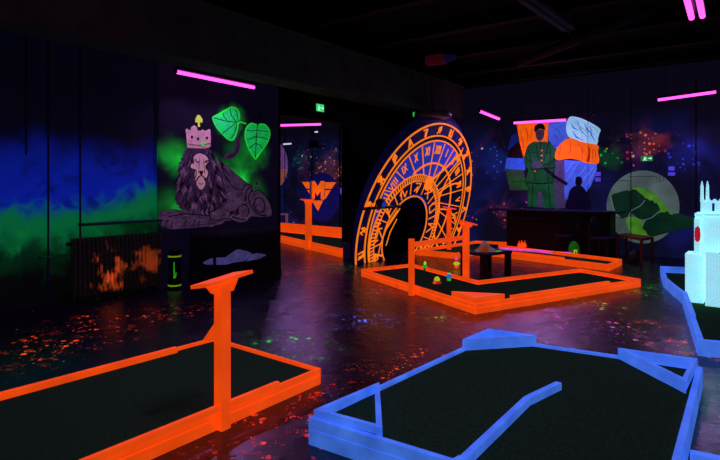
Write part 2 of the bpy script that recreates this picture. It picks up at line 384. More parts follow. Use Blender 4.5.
# ---------------------------------------------------------------- black-light tubes
def uv_lamp(p0, p1, label, group=None, double=False, hang=True, light=2, power=1.0, aim=None, sep=.1):
    a = (p1-p0).normalized(); L = (p1-p0).length; s = Vector((a.y, -a.x, 0)).normalized(); m = (p0+p1)/2
    t = thing('ultraviolet_lamp', m, label, 'lamp', group)
    bm = BM(); obox(bm, m+Z*.055, a*(L/2+.03), s*(.035+(sep*.5 if double else 0)), Z*.02); bev(link('housing', bm, METAL, t), .005)
    for k in ((-.5, .5) if double else (0,)):
        bm = BM(); tube(bm, [p0+s*k*sep, p1+s*k*sep], .029, 12); link('tube', bm, TUBE, t, smooth=True)
        for q, sg in ((p0, 1), (p1, -1)):
            bm = BM(); obox(bm, q+s*k*sep-a*sg*.018+Z*.012, a*.014, s*.018, Z*.032); link('socket', bm, METAL, t)
    if hang:
        for f_ in (.15, .85):
            q = p0.lerp(p1, f_); bm = BM(); tube(bm, [q+Z*.07, Vector((q.x, q.y, HC))], .005, 6); link('wire', bm, METAL, t)
    for i in range(light):
        ld = bpy.data.lights.new('ultraviolet light', 'SPOT'); ld.energy = UVP*power; ld.color = UV; ld.spot_size = R(160); ld.spot_blend = .7; ld.shadow_soft_size = .0
        lo = bpy.data.objects.new('tube_light', ld); COL.objects.link(lo); lo.location = p0.lerp(p1, (i+.5)/light)-Z*.06-m; lo.parent = t
        dr = Vector((0, 0, -1)) if aim is None else aim.normalized(); lo.rotation_euler = dr.to_track_quat('-Z', 'Y').to_euler()
    return t
R = math.radians
LG = 'black-light tubes under the ceiling'
p0 = hit(177, 72, RP(EL+.45, 0), -Ev); p1 = hit(254, 87.5, RP(EL+.45, 0), -Ev)
uv_lamp(p0, p1, 'pink-violet lamp tube over the crowned lion mural', LG, aim=Vector((.25, -.2, -1)), power=1.6)
uv_lamp(at(277, 125.5, 15.2), at(321, 124.3, 14.9), 'pink-violet lamp tube seen through the doorway over the M sign', LG, power=2.4, aim=Vector((0, -.1, -1)))
uv_lamp(at(480, 111.5, 12.3), at(499, 119, 13.0), 'short pink-violet lamp tube between the big clock and the flag mural', LG, power=1.0, aim=Vector((-.3, -.4, -1)))
uv_lamp(hit(514, 123, RP(0, DB-.55), D), hit(566, 120, RP(0, DB-.55), D), 'pink-violet lamp tube right above the soldier and flag mural', LG, power=2.0, aim=Vector((-.2, -.3, -1)))
uv_lamp(hit(658, 100, RP(0, DB-.7), D), hit(716, 92, RP(0, DB-.7), D), 'pink-violet lamp tube high at the right edge over the round tree mural', LG, power=1.6, aim=Vector((-.1, -.3, -1)))
uv_lamp(at(697, 17, 5.9), at(688, -22, 4.9), 'twin bright pink-violet lamp tubes at the top right corner', LG, double=True, power=1.6)
uv_lamp(RP(-2.2, 2.6, 3.7), RP(-1.2, 2.6, 3.7), 'added ceiling lamp tube lighting the near blue lane, out of sight', LG, power=1.9)  # unseen lamp, added to light the foreground around the blue lane
uv_lamp(RP(-4.6, 2.0, 3.7), RP(-4.6, 3.4, 3.7), 'added ceiling lamp tube lighting the near orange lane, out of sight', LG, power=1.5)  # second unseen lamp, added to brighten the near orange lane
uv_lamp(RP(-3.0, 7.2, 3.75), RP(-1.6, 7.2, 3.75), 'lamp tube over the middle orange lane, above the picture', LG, power=.0001, light=0) if False else None

# ---------------------------------------------------------------- flat wall paintings
class Art:
    def __init__(s, hitf): s.h = hitf; s.bm = BM(); s.mats = []; s.l = 0
    def mi(s, m):
        if m not in s.mats: s.mats.append(m)
        return s.mats.index(m)
    def poly(s, pts, m, lift=1):
        f = face(s.bm, [s.h(x, y, .004+.0016*lift) for x, y in pts], s.mi(m))
        return s
    def line(s, pts, wd, m, lift=2, taper=False):
        n = len(pts)
        L, Rr = [], []
        for i, p in enumerate(pts):
            a = pts[max(i-1, 0)]; b_ = pts[min(i+1, n-1)]; dx, dy = b_[0]-a[0], b_[1]-a[1]; l = math.hypot(dx, dy) or 1
            k = wd/2*((1-abs(2*i/(n-1)-1)*.8) if taper else 1)
            L.append((p[0]-dy/l*k, p[1]+dx/l*k)); Rr.append((p[0]+dy/l*k, p[1]-dx/l*k))
        for i in range(n-1): s.poly([L[i], L[i+1], Rr[i+1], Rr[i]], m, lift)
        return s
    def ell(s, cx, cy, rx, ry, m, lift=1, n=28, a0=0, a1=360):
        return s.poly([(cx+rx*math.cos(R(a0+(a1-a0)*k/n)), cy+ry*math.sin(R(a0+(a1-a0)*k/n))) for k in range(n)], m, lift)
    def done(s, name, label, cat='mural'):
        me = bpy.data.meshes.new(name); bmesh.ops.triangulate(s.bm, faces=s.bm.faces[:]); s.bm.to_mesh(me); s.bm.free()
        for m in s.mats: me.materials.append(m)
        o = bpy.data.objects.new(name, me); COL.objects.link(o); return tag(o, label, cat)
def Q(pts, sc, ox, oy): return [(ox+x/sc, oy+y/sc) for x, y in pts]
def smooth(pts, n=4, closed=True):                          # Catmull-Rom through the points
    out = []; N = len(pts)
    rng = range(N) if closed else range(N-1)
    for i in rng:
        g_ = (lambda k: pts[k % N]) if closed else (lambda k: pts[min(max(k, 0), N-1)])
        a, b_, c, d = g_(i-1), g_(i), g_(i+1), g_(i+2)
        for k in range(n):
            t = k/n
            out.append(tuple(.5*((2*b_[q])+(-a[q]+c[q])*t+(2*a[q]-5*b_[q]+4*c[q]-d[q])*t*t+(-a[q]+3*b_[q]-3*c[q]+d[q])*t**3) for q in (0, 1)))
    if not closed: out.append(pts[-1])
    return out

# ---- crowned lion
STONE = fluor('lilac grey stone paint', (98, 70, 106), .28, amt=.55, scale=7)
STONE2 = fluor('dim lilac paint', (70, 46, 78), .25, amt=.5, scale=9)
FACEC = fluor('pale pink stone paint', (195, 145, 160), .45, amt=.2)
CROWNC = fluor('pale crown paint', (190, 142, 150), .4, amt=.3)
INK = matt('black mural ink', (12, 6, 16), .8)
LEAF = fluor('leaf green fluorescent paint', (30, 235, 100), .35, amt=.3, scale=12)
LEAFG = fluor('leaf outline green paint', (40, 255, 60), .45)
GOLD = fluor('yellow green cross paint', (190, 220, 70), .4)
A = Art(lambda x, y, o: LW(x, y, LO+o)); s1 = 5.975
up = lambda L: Q(L, s1, 155, 100)
dn = lambda L: Q(L, s1, 155, 170)
body = dn([(380, -60), (420, 40), (460, 95), (520, 120), (540, 85), (575, 90), (585, 130), (620, 120), (665, 160), (695, 225), (695, 275), (640, 285), (570, 280), (555, 305), (500, 315), (430, 290), (340, 300), (330, 200)])
A.poly(smooth(body), STONE, 1)
A.poly(smooth(dn([(60, 245), (150, 240), (250, 245), (340, 260), (400, 275), (410, 315), (330, 335), (240, 345), (160, 350), (90, 352), (30, 325), (20, 280)])), STONE, 3)
mane = []
for k, (x, y) in enumerate(smooth([(x, y) for x, y in up([(190, 290), (260, 275), (330, 300), (345, 360), (390, 420), (420, 470)])+dn([(420, 60), (430, 130), (420, 200), (350, 245), (250, 250), (170, 235), (125, 190), (130, 110), (140, 20)])+up([(140, 400), (165, 340)])], 5)):
    o_ = 1.1 if k % 2 else -.6; cx, cy = 201, 172; l = math.hypot(x-cx, y-cy); mane.append((x+(x-cx)/l*o_, y+(y-cy)/l*o_))
A.poly(mane, STONE2, 4)
rr = random.Random(3)
LOCK = fluor('light mane lock paint', (134, 98, 132), .35)
for i in range(260):                                        # wavy locks of the mane
    x = rr.uniform(179, 226); y = rr.uniform(148, 211)
    if ((x-202)/24)**2+((y-180)/33)**2 > 1: continue
    if abs(x-200) < 8 and 152 < y < 190: continue
    dx = (x-201)*.08; L = []
    for k in range(6): L.append((x+dx*k*.55+math.sin(k*1.3+i)*.8, y+k*1.55))
    A.line(L, rr.choice((1.2, 1.5, 1.0)), (LOCK if i % 4 == 1 else STONE) if i % 2 else INK, 5+(i % 2), True)
A.poly(smooth(up([(230, 340), (265, 318), (305, 335), (320, 365), (300, 400), (318, 430), (300, 462), (245, 462), (250, 420), (215, 405), (220, 380), (240, 385)])), FACEC, 8)
A.poly(smooth(dn([(245, 0), (305, 0), (312, 50), (290, 40), (300, 85), (275, 118), (248, 85), (255, 50), (240, 60)])), FACEC, 8)
A.line(up([(238, 352), (250, 370), (262, 372)]), .9, INK, 10); A.line(up([(296, 372), (308, 360), (320, 362)]), .9, INK, 10)
A.ell(198, 162, 1.3, .8, INK, 11, 10); A.ell(206.5, 162, 1.3, .8, INK, 11, 10)
A.line(dn([(248, 62), (262, 40), (278, 32), (292, 42), (300, 62)]), 1.3, INK, 10)
A.poly(dn([(262, 5), (290, 5), (284, 25), (276, 30), (268, 25)]), INK, 10); A.line(dn([(262, 78), (276, 86), (290, 78)]), .7, INK, 10)
A.line(up([(268, 345), (264, 400), (258, 440)]), .5, STONE2, 9); A.line(up([(288, 345), (294, 400), (296, 440)]), .5, STONE2, 9)
# crown with points, band and cross
A.poly(up([(192, 285), (188, 225), (186, 175), (200, 178), (202, 205), (214, 195), (214, 165), (235, 150), (252, 165), (254, 188), (275, 205), (292, 185), (310, 180), (312, 210), (320, 205), (318, 178), (330, 178), (334, 225), (332, 280), (300, 290), (230, 288)]), CROWNC, 9)
A.ell(193.6, 128.5, 2.6, 2.6, CROWNC, 10, 12); A.ell(187, 131, 1.5, 2.5, CROWNC, 10, 10); A.ell(209, 131.5, 1.6, 2.6, CROWNC, 10, 10); A.ell(202.5, 132, 2, 2.5, CROWNC, 10, 10)
for x, y in ((192, 137), (198, 139), (207, 138)): A.ell(x, y, 1.3, 1.7, INK, 11, 8)
A.line(up([(195, 262), (260, 272), (330, 260)]), .7, INK, 11)
A.ell(203, 144, 1.8, 2.2, LEAFG, 12, 10)
A.poly(up([(252, 90), (268, 90), (268, 114), (284, 114), (284, 134), (268, 134), (270, 160), (256, 160), (256, 134), (240, 134), (240, 114), (252, 114)]), GOLD, 13)
A.line([*smooth(body)][:], .9, INK, 7)
rq_ = random.Random(8)
for i in range(46):                                         # fur strokes along the flank and paws
    x, y = rq_.uniform(228, 262), rq_.uniform(190, 216)
    if y < 172+(x-220)*.55+8: continue
    A.line([(x, y), (x-3, y+1.8), (x-5.5, y+4.6)], .7, LOCK if i % 2 else INK, 6, True)
for i in range(34):
    x, y = rq_.uniform(164, 218), rq_.uniform(213, 226); A.line([(x, y), (x-2.5, y+.8), (x-5, y+.6)], .7, LOCK if i % 2 else INK, 6, True)
A.line(smooth(up([(228, 338), (262, 314), (308, 332), (324, 365), (303, 400), (322, 432), (308, 470)]), 4, False), .9, INK, 9)
A.line(smooth(up([(226, 340), (214, 382), (210, 406), (246, 424), (240, 470)]), 4, False), .9, INK, 9)
# limb contours, claws, tail
for L in ([(585, 110), (560, 160), (575, 220), (620, 265), (670, 275)], [(600, 175), (590, 215), (620, 250), (650, 245), (655, 200), (630, 165), (600, 175)], [(430, 240), (480, 250), (520, 205), (560, 230), (550, 280)],
          [(330, 255), (380, 220), (410, 180), (430, 180)], [(460, 280), (500, 290), (540, 300)], [(570, 100), (545, 130), (540, 190)], [(620, 60), (600, 100), (575, 130)], [(80, 280), (130, 270), (200, 262), (300, 270), (340, 265)], [(440, 250), (480, 262), (500, 240)]):
    A.line(smooth(dn(L), 4, False), 1.1, INK, 7)
for x in (40, 75, 110, 190, 240, 270): A.line(dn([(x, 300), (x-12, 325), (x-8, 345)]), .8, INK, 7)
A.line(smooth(dn([(585, 125), (598, 95), (620, 90), (618, 60)]), 4, False), 1.1, STONE, 8)
A.line(smooth(dn([(560, 275), (520, 215), (480, 215), (430, 260)]), 4, False), 1.3, STONE, 8)
for L in ([(30, 260), (60, 240), (110, 235), (150, 245)], [(150, 335), (240, 330), (330, 320), (400, 300)]): A.line(smooth(dn(L), 4, False), 1.0, STONE2, 8)
# leaves on their stem and the seed pod
lf1 = up([(345, 105), (385, 98), (410, 75), (450, 45), (490, 55), (505, 95), (498, 135), (490, 190), (470, 235), (440, 235), (405, 205), (370, 165)])
lf2 = up([(600, 350), (565, 300), (540, 230), (545, 170), (575, 140), (605, 150), (625, 145), (660, 150), (685, 190), (678, 240), (640, 300), (612, 325)])
for lf, veins in ((lf1, [[(500, 135), (420, 125), (350, 105)], [(490, 138), (455, 90), (450, 50)], [(480, 140), (440, 170), (400, 200)], [(490, 140), (478, 190), (455, 232)], [(430, 122), (410, 95), (408, 78)], [(500, 130), (492, 90), (485, 60)]]),
                  (lf2, [[(612, 145), (605, 240), (600, 345)], [(608, 180), (575, 185), (548, 180)], [(606, 215), (575, 230), (548, 235)], [(604, 255), (580, 275), (562, 290)], [(608, 180), (645, 185), (680, 190)], [(606, 220), (645, 225), (676, 235)], [(604, 260), (630, 270), (642, 290)]])):
    cx = sum(p[0] for p in lf)/len(lf); cy = sum(p[1] for p in lf)/len(lf)
    A.poly([(cx+(x-cx)*1.05, cy+(y-cy)*1.05) for x, y in smooth(lf)], LEAFG, 2); A.poly([(cx+(x-cx)*.97, cy+(y-cy)*.97) for x, y in smooth(lf)], LEAF, 4)
    for v in veins: A.line(up(v), .75, matt('dark leaf vein', (6, 70, 24)) if 'VEIN' not in globals() else VEIN, 6)
A.line(up([(490, 138), (515, 132), (545, 142)]), 1.2, LEAFG, 6)
A.line(smooth(up([(640, 95), (625, 130), (612, 150)]), 3, False), 1.2, matt('dim stem green', (30, 90, 50)), 6)
A.line(smooth(up([(640, 95), (580, 115), (530, 170), (500, 230)]), 3, False), 1.3, matt('dusky stem', (40, 30, 50)), 3)
A.poly(smooth(up([(485, 215), (505, 235), (510, 285), (490, 325), (455, 352), (420, 355), (412, 335), (430, 318), (462, 312), (480, 280)])), STONE2, 6)
A.line(smooth(up([(498, 245), (495, 290), (470, 330), (430, 342)]), 3, False), .8, INK, 7)
A.done('lion_mural', 'painted crowned stone lion lying under two glowing green leaves on the dark wall')

# ---- the back wall paintings
F_OR = fluor('flag orange paint', (255, 100, 16), .8); F_WH = fluor('flag pale blue paint', (150, 200, 255), .9, amt=.35, scale=2.5); F_BL = fluor('flag blue paint', (74, 104, 240), .7, amt=.5, scale=2)
UNI = fluor('uniform green paint', (24, 84, 46), .4, amt=.5, scale=3); UNI2 = fluor('trouser green paint', (26, 96, 56), .4, amt=.5, scale=3)
SKIN = fluor('dim face paint', (84, 70, 104), .3); GREYM = fluor('grey lilac wall paint', (92, 84, 124), .2); BTN = fluor('button orange paint', (240, 120, 50), .4)
PALE = fluor('pale streak paint', (170, 205, 255), .4); HILL = fluor('hill green paint', (60, 96, 66), .25, amt=.5, scale=3); SEA = fluor('bright blue band paint', (60, 110, 255), .35, amt=.3)
s2 = 5.975; u2 = lambda L: Q(L, s2, 500, 110); v2 = lambda L: Q(L, s2, 500, 170)
A = Art(BW)
A.poly(u2([(40, 280), (150, 290), (150, 360), (30, 350)]), SEA, 2)
A.poly(u2([(30, 350), (140, 350), (160, 480), (60, 480)]), HILL, 1); A.poly(smooth(v2([(60, 45), (130, 50), (160, 90), (165, 120), (120, 110), (70, 75)])), fluor('bush green paint', (40, 110, 50), .25), 2)
A.poly(u2([(60, 230), (110, 190), (150, 290), (40, 285)]), matt('dark hill paint', (46, 20, 30)), 3)
A.poly(u2([(70, 150), (100, 140), (115, 200), (70, 230), (45, 240)]), fluor('dim star blue', (26, 50, 160), .3), 1)
A.poly(u2([(100, 85), (290, 75), (285, 200), (140, 290), (135, 230), (115, 180)]), F_OR, 3)
A.poly(u2([(290, 75), (400, 68), (420, 42), (410, 160), (340, 240), (290, 180)]), F_BL, 3)
A.poly(smooth(u2([(415, 42), (470, 45), (540, 75), (600, 115), (588, 150), (580, 205), (530, 205), (470, 195), (410, 160), (395, 100)]), 3), F_WH, 4)
A.poly(smooth(u2([(410, 168), (450, 175), (500, 195), (585, 210), (585, 250), (590, 318), (520, 318), (470, 300), (420, 290), (335, 298), (335, 240), (370, 195)]), 3), F_OR, 5)
A.poly([*u2([(385, 300), (470, 305), (580, 322)]), *v2([(575, 20), (540, 100), (500, 150), (470, 160), (400, 180), (385, 175)])], F_BL, 4)
A.poly([*u2([(330, 300), (390, 300)]), *v2([(388, 180), (420, 190), (400, 225), (330, 232), (318, 120)])], GREYM, 3)
for (a, b_) in (((430, 60), (560, 195)), ((440, 50), (500, 190)), ((480, 60), (580, 170)), ((520, 80), (590, 150)), ((300, 90), (370, 160)), ((310, 140), (350, 200))):
    A.line(u2([a, ((a[0]+b_[0])/2+12, (a[1]+b_[1])/2-6), b_]), 1.3, PALE if a[0] > 400 else SEA, 6, True)
for (a, b_) in (((470, 310), (400, 420)), ((520, 330), (440, 430)), ((560, 340), (470, 450)), ((440, 310), (395, 370)), ((575, 350), (520, 450))):
    A.line(u2([a, b_]), 1.3, PALE, 6, True)
A.poly(u2([(525, 215), (540, 230), (535, 310), (515, 310), (530, 260)]), fluor('flag shadow orange', (190, 50, 16), .3), 6)
for (a, b_) in (((150, 90), (165, 200)), ((185, 85), (180, 180)), ((120, 120), (140, 270)), ((360, 200), (345, 290)), ((420, 190), (410, 285)), ((480, 200), (490, 300)), ((560, 215), (568, 310)), ((545, 212), (550, 312))):
    A.line(u2([a, ((a[0]+b_[0])/2+8, (a[1]+b_[1])/2), b_]), 1.0, fluor('flag fold orange', (200, 56, 14), .5), 6, True)
for (a, b_) in (((425, 75), (470, 120)), ((460, 60), (520, 160)), ((500, 70), (560, 150)), ((540, 90), (570, 190)), ((430, 120), (500, 185)), ((320, 80), (350, 180)), ((380, 80), (300, 150))):
    A.line(u2([a, ((a[0]+b_[0])/2-10, (a[1]+b_[1])/2+8), b_]), 1.5, fluor('flag fold blue', (70, 110, 245), .5), 5, True)
# soldier painted standing in front of the flag
A.poly(smooth(u2([(230, 190), (275, 190), (310, 205), (330, 240), (325, 300), (335, 345), (310, 365), (300, 330), (300, 380), (315, 435), (160, 435), (170, 360), (150, 335), (145, 280), (165, 215), (200, 190)]), 3), UNI, 7)
A.poly(v2([(165, 70), (318, 70), (325, 140), (328, 228), (262, 228), (250, 120), (235, 115), (222, 222), (165, 215), (165, 140)]), UNI2, 7)
A.poly(v2([(228, 130), (250, 128), (256, 225), (224, 222)]), GREYM, 8)
A.poly(smooth(u2([(215, 120), (262, 120), (262, 160), (248, 182), (228, 182), (214, 158)]), 3), SKIN, 9)
A.poly(smooth(u2([(205, 130), (208, 95), (240, 80), (265, 92), (268, 120), (240, 112), (215, 122)]), 3), matt('dark cap paint', (22, 26, 26)), 10)
A.line(u2([(230, 140), (240, 140)]), .6, INK, 11); A.line(u2([(230, 165), (245, 165)]), .5, INK, 11)
A.poly(smooth(u2([(190, 315), (235, 308), (250, 330), (235, 345), (205, 345)]), 3), SKIN, 9)
A.line(u2([(165, 435), (240, 440), (315, 435)]), 1.0, INK, 9)
A.line(u2([(262, 345), (330, 400), (402, 445)]), 3.0, matt('dark scabbard paint', (20, 18, 40)), 10)
A.line(u2([(180, 345), (195, 355), (330, 345)]), 1.0, INK, 8); A.line(u2([(300, 220), (300, 300), (290, 350)]), .7, INK, 8); A.line(u2([(170, 240), (185, 300), (185, 330)]), .7, INK, 8)
for y in (242, 272, 302): A.ell(500+249/s2, 110+y/s2, .9, .9, BTN, 11, 8)
A.ell(500+208/s2, 110+365/s2, .9, .9, BTN, 11, 8); A.line(u2([(195, 188), (215, 182)]), 1.1, BTN, 11); A.line(u2([(258, 182), (280, 190)]), 1.1, BTN, 11)
A.line(u2([(185, 255), (220, 255)]), .6, INK, 11); A.line(u2([(265, 255), (300, 258)]), .6, INK, 11)
for L in ([(215, 205), (232, 300)], [(290, 205), (262, 300)], [(240, 185), (248, 330)], [(150, 280), (170, 300), (200, 320)], [(325, 290), (300, 320), (255, 330)], [(200, 360), (210, 430)], [(280, 370), (290, 430)]):
    A.line(u2(L), .9, fluor('fold dark green', (8, 36, 24), .2), 8)
for L in ([(195, 90), (190, 215)], [(290, 90), (300, 220)]): A.line(v2(L), .8, INK, 9)
# dark crouching figure painted over the lower flag
A.poly(smooth([(575.5, 179), (577.5, 176.5), (581, 177), (582.3, 181), (581, 185), (578, 186), (575.5, 184)], 3), matt('dark figure paint', (12, 14, 46)), 8)
A.poly(smooth([(570, 190), (576, 185.5), (583, 187), (588, 196), (590, 208), (566, 208), (568, 198)], 3), matt('dark figure coat', (20, 22, 66)), 8)
A.done('flag_mural', 'painted green-uniformed soldier in front of an orange and pale blue flag on the back wall')
A = Art(BW)
MOON = fluor('pale green grey moon paint', (96, 124, 112), .4, amt=.4, scale=2); MOONG = fluor('lime haze paint', (96, 180, 50), .4, amt=.6, scale=3); TREEP = fluor('dark green forest paint', (16, 60, 38), .35, amt=.4, scale=4)
A.ell(643, 207, 36.5, 36.5, MOON, 1, 48)
s3 = 5.975; t3 = lambda L: Q(L, s3, 600, 170)
def rough(pts, amp, sd):
    r2 = random.Random(sd); L = smooth(pts, 5); return [(x+r2.uniform(-amp, amp), y+r2.uniform(-amp, amp)) for x, y in L]
A.poly(smooth(t3([(175, 120), (240, 105), (310, 130), (370, 190), (430, 265), (400, 290), (300, 250), (200, 180)]), 4), MOONG, 2)
A.poly(smooth(t3([(170, 280), (230, 290), (262, 330), (280, 380), (240, 400), (190, 380), (160, 320)]), 4), MOONG, 2)
A.poly(rough(t3([(70, 150), (150, 130), (200, 115), (240, 140), (270, 175), (255, 215), (190, 240), (150, 290), (110, 275), (80, 210)]), 1.0, 1), TREEP, 3)
A.poly(rough(t3([(200, 235), (240, 210), (280, 175), (320, 190), (350, 215), (345, 260), (290, 300), (230, 290), (190, 255)]), 1.1, 2), TREEP, 3)
A.poly(rough(t3([(260, 320), (330, 270), (400, 250), (420, 280), (450, 262), (520, 270), (580, 300), (570, 330), (470, 330), (400, 360), (330, 395), (280, 380)]), 1.2, 3), TREEP, 3)
WH2 = fluor('pale map line paint', (130, 165, 165), .3)
A.line(t3([(62, 145), (72, 200), (90, 260), (120, 280)]), .7, WH2, 4); A.line(t3([(270, 180), (240, 215), (190, 240), (170, 275)]), .7, WH2, 4); A.line(t3([(350, 250), (310, 285), (265, 300), (258, 330)]), .7, WH2, 4)
A.line(t3([(170, 40), (330, 38)]), .5, matt('grey line', (40, 50, 50)), 4)
for L in ([(335, 38), (345, 70), (380, 65), (380, 25)], [(355, 30), (358, 68)]): A.line(t3(L), .6, matt('grey hook', (44, 54, 54)), 4)
A.done('tree_mural', 'round pale green moon painted with dark forest shapes on the back wall')
A = Art(BW)
BLD = fluor('dark blue disc paint', (24, 28, 120), .3, amt=.3)
s4 = 4.85; k4 = lambda L: Q(L, s4, 270, 165)
A.ell(322, 197, 17.5, 24.5, BLD, 1, 36)
A.poly(k4([(155, 82), (193, 82), (193, 163), (203, 163), (212, 170)]), F_OR, 2) if False else None
A.poly(k4([(155, 82), (320, 84), (298, 116), (176, 114)]), F_OR, 2); A.poly(k4([(180, 121), (295, 122), (269, 164), (207, 164)]), F_OR, 2)
A.poly(k4([(203, 172), (258, 172), (233, 224)]), F_OR, 2)
A.poly(k4([(192, 80), (206, 80), (206, 166), (192, 166)]), BLD, 3); A.poly(k4([(252, 80), (266, 80), (266, 166), (252, 166)]), BLD, 3)
A.poly(k4([(199, 78), (218, 78), (231, 112), (246, 78), (264, 78), (264, 168), (248, 168), (248, 118), (231, 148), (215, 118), (215, 168), (199, 168)]), F_OR, 4)
A.poly(k4([(218, 78), (246, 78), (231, 105)]), BLD, 5); A.poly(k4([(217, 168), (217, 128), (231, 155), (246, 128), (246, 168)]), BLD, 5)
A.done('triangle_emblem', 'orange winged M triangle emblem painted on a dark blue disc beyond the doorway', 'emblem')
A = Art(BW)
A.ell(271, 165, 17, 26, fluor('lilac planet paint', (150, 96, 180), .35, amt=.4), 1, 36, -90, 90) if False else A.ell(270, 165, 18, 26, fluor('lilac planet paint', (140, 90, 175), .35, amt=.4), 1, 36)
A.poly([(270+18*math.cos(R(a)), 165+26*math.sin(R(a))) for a in range(10, 100, 8)]+[(268, 168)], fluor('salmon planet paint', (190, 110, 110), .35), 2)
A.done('planet_mural', 'lilac and salmon painted planet at the left edge of the doorway')

# ---------------------------------------------------------------- the big clock
cC = Vector((1.368, 12.5, .855)); th, ln = .667, -.293
cu = Vector((math.sin(th), math.cos(th), 0)); n0 = Vector((math.cos(th), -math.sin(th), 0))
cv = Z*math.cos(ln)-n0*math.sin(ln); cn = cu.cross(cv)
if cn.dot(-cC) < 0: cn = -cn
def CP(a, b_, c=0): return cC+cu*a+cv*b_+cn*c
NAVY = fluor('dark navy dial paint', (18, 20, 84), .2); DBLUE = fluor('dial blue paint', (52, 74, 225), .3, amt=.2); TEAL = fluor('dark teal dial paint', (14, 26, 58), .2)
CBLACK = matt('black dial paint', (6, 6, 12)); RIM = fluor('dark blue rim paint', (22, 18, 84), .12)
clock = thing('astronomical_clock', Vector((cC.x, cC.y, 0)), 'giant orange and blue astronomical clock arch with a dark round passage', 'clock')
def clip(bm, z=.0):
    bmesh.ops.bisect_plane(bm, geom=bm.verts[:]+bm.edges[:]+bm.faces[:], plane_co=(0, 0, z), plane_no=(0, 0, -1), clear_outer=True)
def cadd(name, bm, mat, parent=None):
    clip(bm, .003)
    if not len(bm.faces): bm.free(); return None
    return link(name, bm, mat, parent or clock)
def ring2(bm, c, r0, r1, z0, z1, a0=0, a1=360, n=96, mi=0):
    full = a1-a0 >= 360
    ks = [R(a0+(a1-a0)*k/n) for k in range(n+1)]
    for a, b_ in zip(ks, ks[1:]):
        def p(r, t, z): return CP(c[0]+r*math.cos(t), c[1]+r*math.sin(t), z)
        q = [p(r0, a, z1), p(r1, a, z1), p(r1, b_, z1), p(r0, b_, z1)]; face(bm, q, mi)
        face(bm, [p(r1, a, z0), p(r1, a, z1), p(r1, b_, z1), p(r1, b_, z0)], mi); face(bm, [p(r0, a, z0), p(r0, a, z1), p(r0, b_, z1), p(r0, b_, z0)], mi)
    bmesh.ops.remove_doubles(bm, verts=bm.verts[:], dist=.0004)
hc, hr = (-.50, -.28), .80
TH = .15
# body: thick disc with an eccentric round hole
def disc_body():
    bm = BM(); n = 96; F, B, Hf, Hb = [], [], [], []
    for k in range(n):
        t = 2*PI*k/n; F.append(bm.verts.new(CP(2.236*math.cos(t), 2.236*math.sin(t), 0))); B.append(bm.verts.new(CP(2.236*math.cos(t)+.03, 2.236*math.sin(t)+.2, -TH)))
        Hf.append(bm.verts.new(CP(hc[0]+hr*math.cos(t), hc[1]+hr*math.sin(t), 0))); Hb.append(bm.verts.new(CP(hc[0]+hr*math.cos(t), hc[1]+.1+hr*math.sin(t), -TH)))
    for k in range(n):
        j = (k+1) % n
        bm.faces.new((F[k], F[j], Hf[j], Hf[k])).material_index = 0; bm.faces.new((B[k], B[j], Hb[j], Hb[k])).material_index = 1
        bm.faces.new((F[k], F[j], B[j], B[k])).material_index = 1; bm.faces.new((Hf[k], Hf[j], Hb[j], Hb[k])).material_index = 2
    return bm
cadd('arch_body', disc_body(), [NAVY, RIM, CBLACK])
def disc_face(r, mat, name, z, a0=0, a1=360, hole=True, rin=None):
    bm = BM(); n = 90
    for k in range(n):
        a, b_ = R(a0+(a1-a0)*k/n), R(a0+(a1-a0)*(k+1)/n)
        def inner(t):
            if rin: return CP(rin*math.cos(t), rin*math.sin(t), z)
            return CP(hc[0]+(hr+.01)*math.cos(t), hc[1]+(hr+.01)*math.sin(t), z)
        face(bm, [CP(r*math.cos(a), r*math.sin(a), z), CP(r*math.cos(b_), r*math.sin(b_), z), inner(b_), inner(a)])
    return cadd(name, bm, mat)
disc_face(1.95, CBLACK, 'dark_ring', .006, rin=1.8)
disc_face(1.84, DBLUE, 'dial', .010, a0=38, a1=205)
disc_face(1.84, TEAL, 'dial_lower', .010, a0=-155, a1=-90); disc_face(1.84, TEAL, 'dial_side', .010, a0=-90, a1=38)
cadd('dial_sector', (lambda bm: (face(bm, [CP(x, y, .0115) for x, y in [(-.1, .85), (1.15, 1.42), (1.5, 1.04), (1.3, .4), (.8, .1)]]), bm)[1])(BM()), TEAL)
for r0, r1 in ((2.2, 2.236), (1.93, 1.96), (1.818, 1.85)):
    bm = BM(); ring2(bm, (0, 0), r0, r1, .0, .02); cadd('ring', bm, ORLINE)
zc = (-.46, -.25)
zb = BM(); ring2(zb, zc, .84, 1.30, .008, .016); cadd('zodiac_band', zb, NAVY)
for r0, r1 in ((1.28, 1.305), (1.14, 1.162), (.815, .84)):
    bm = BM(); ring2(bm, zc if r0 > .9 else (hc[0], hc[1]), r0, r1, .01, .03); cadd('ring', bm, ORLINE)
def stroke(bm, pts, wd, z0=.01, z1=.026):
    for a, b_ in zip(pts, pts[1:]):
        dx, dy = b_[0]-a[0], b_[1]-a[1]; l = math.hypot(dx, dy) or 1; nx, ny = -dy/l*wd/2, dx/l*wd/2
        q = [(a[0]+nx, a[1]+ny), (b_[0]+nx, b_[1]+ny), (b_[0]-nx, b_[1]-ny), (a[0]-nx, a[1]-ny)]
        prism(bm, [CP(x, y, z0) for x, y in q], cn*(z1-z0))
def polar(c, r, t): return (c[0]+r*math.cos(t), c[1]+r*math.sin(t))
bm = BM()                                                   # fine ticks round the eccentric ring
for k in range(96):
    t = 2*PI*k/96; stroke(bm, [polar(zc, 1.17, t), polar(zc, 1.27, t)], .03)
cadd('tick_band', bm, ORLINE)
for k in range(12):                                         # dividers and invented symbols of the inner ring
    t = 2*PI*(k+.5)/12; bm = BM(); stroke(bm, [polar(zc, .86, t), polar(zc, 1.14, t)], .025); cadd('divider', bm, ORLINE)
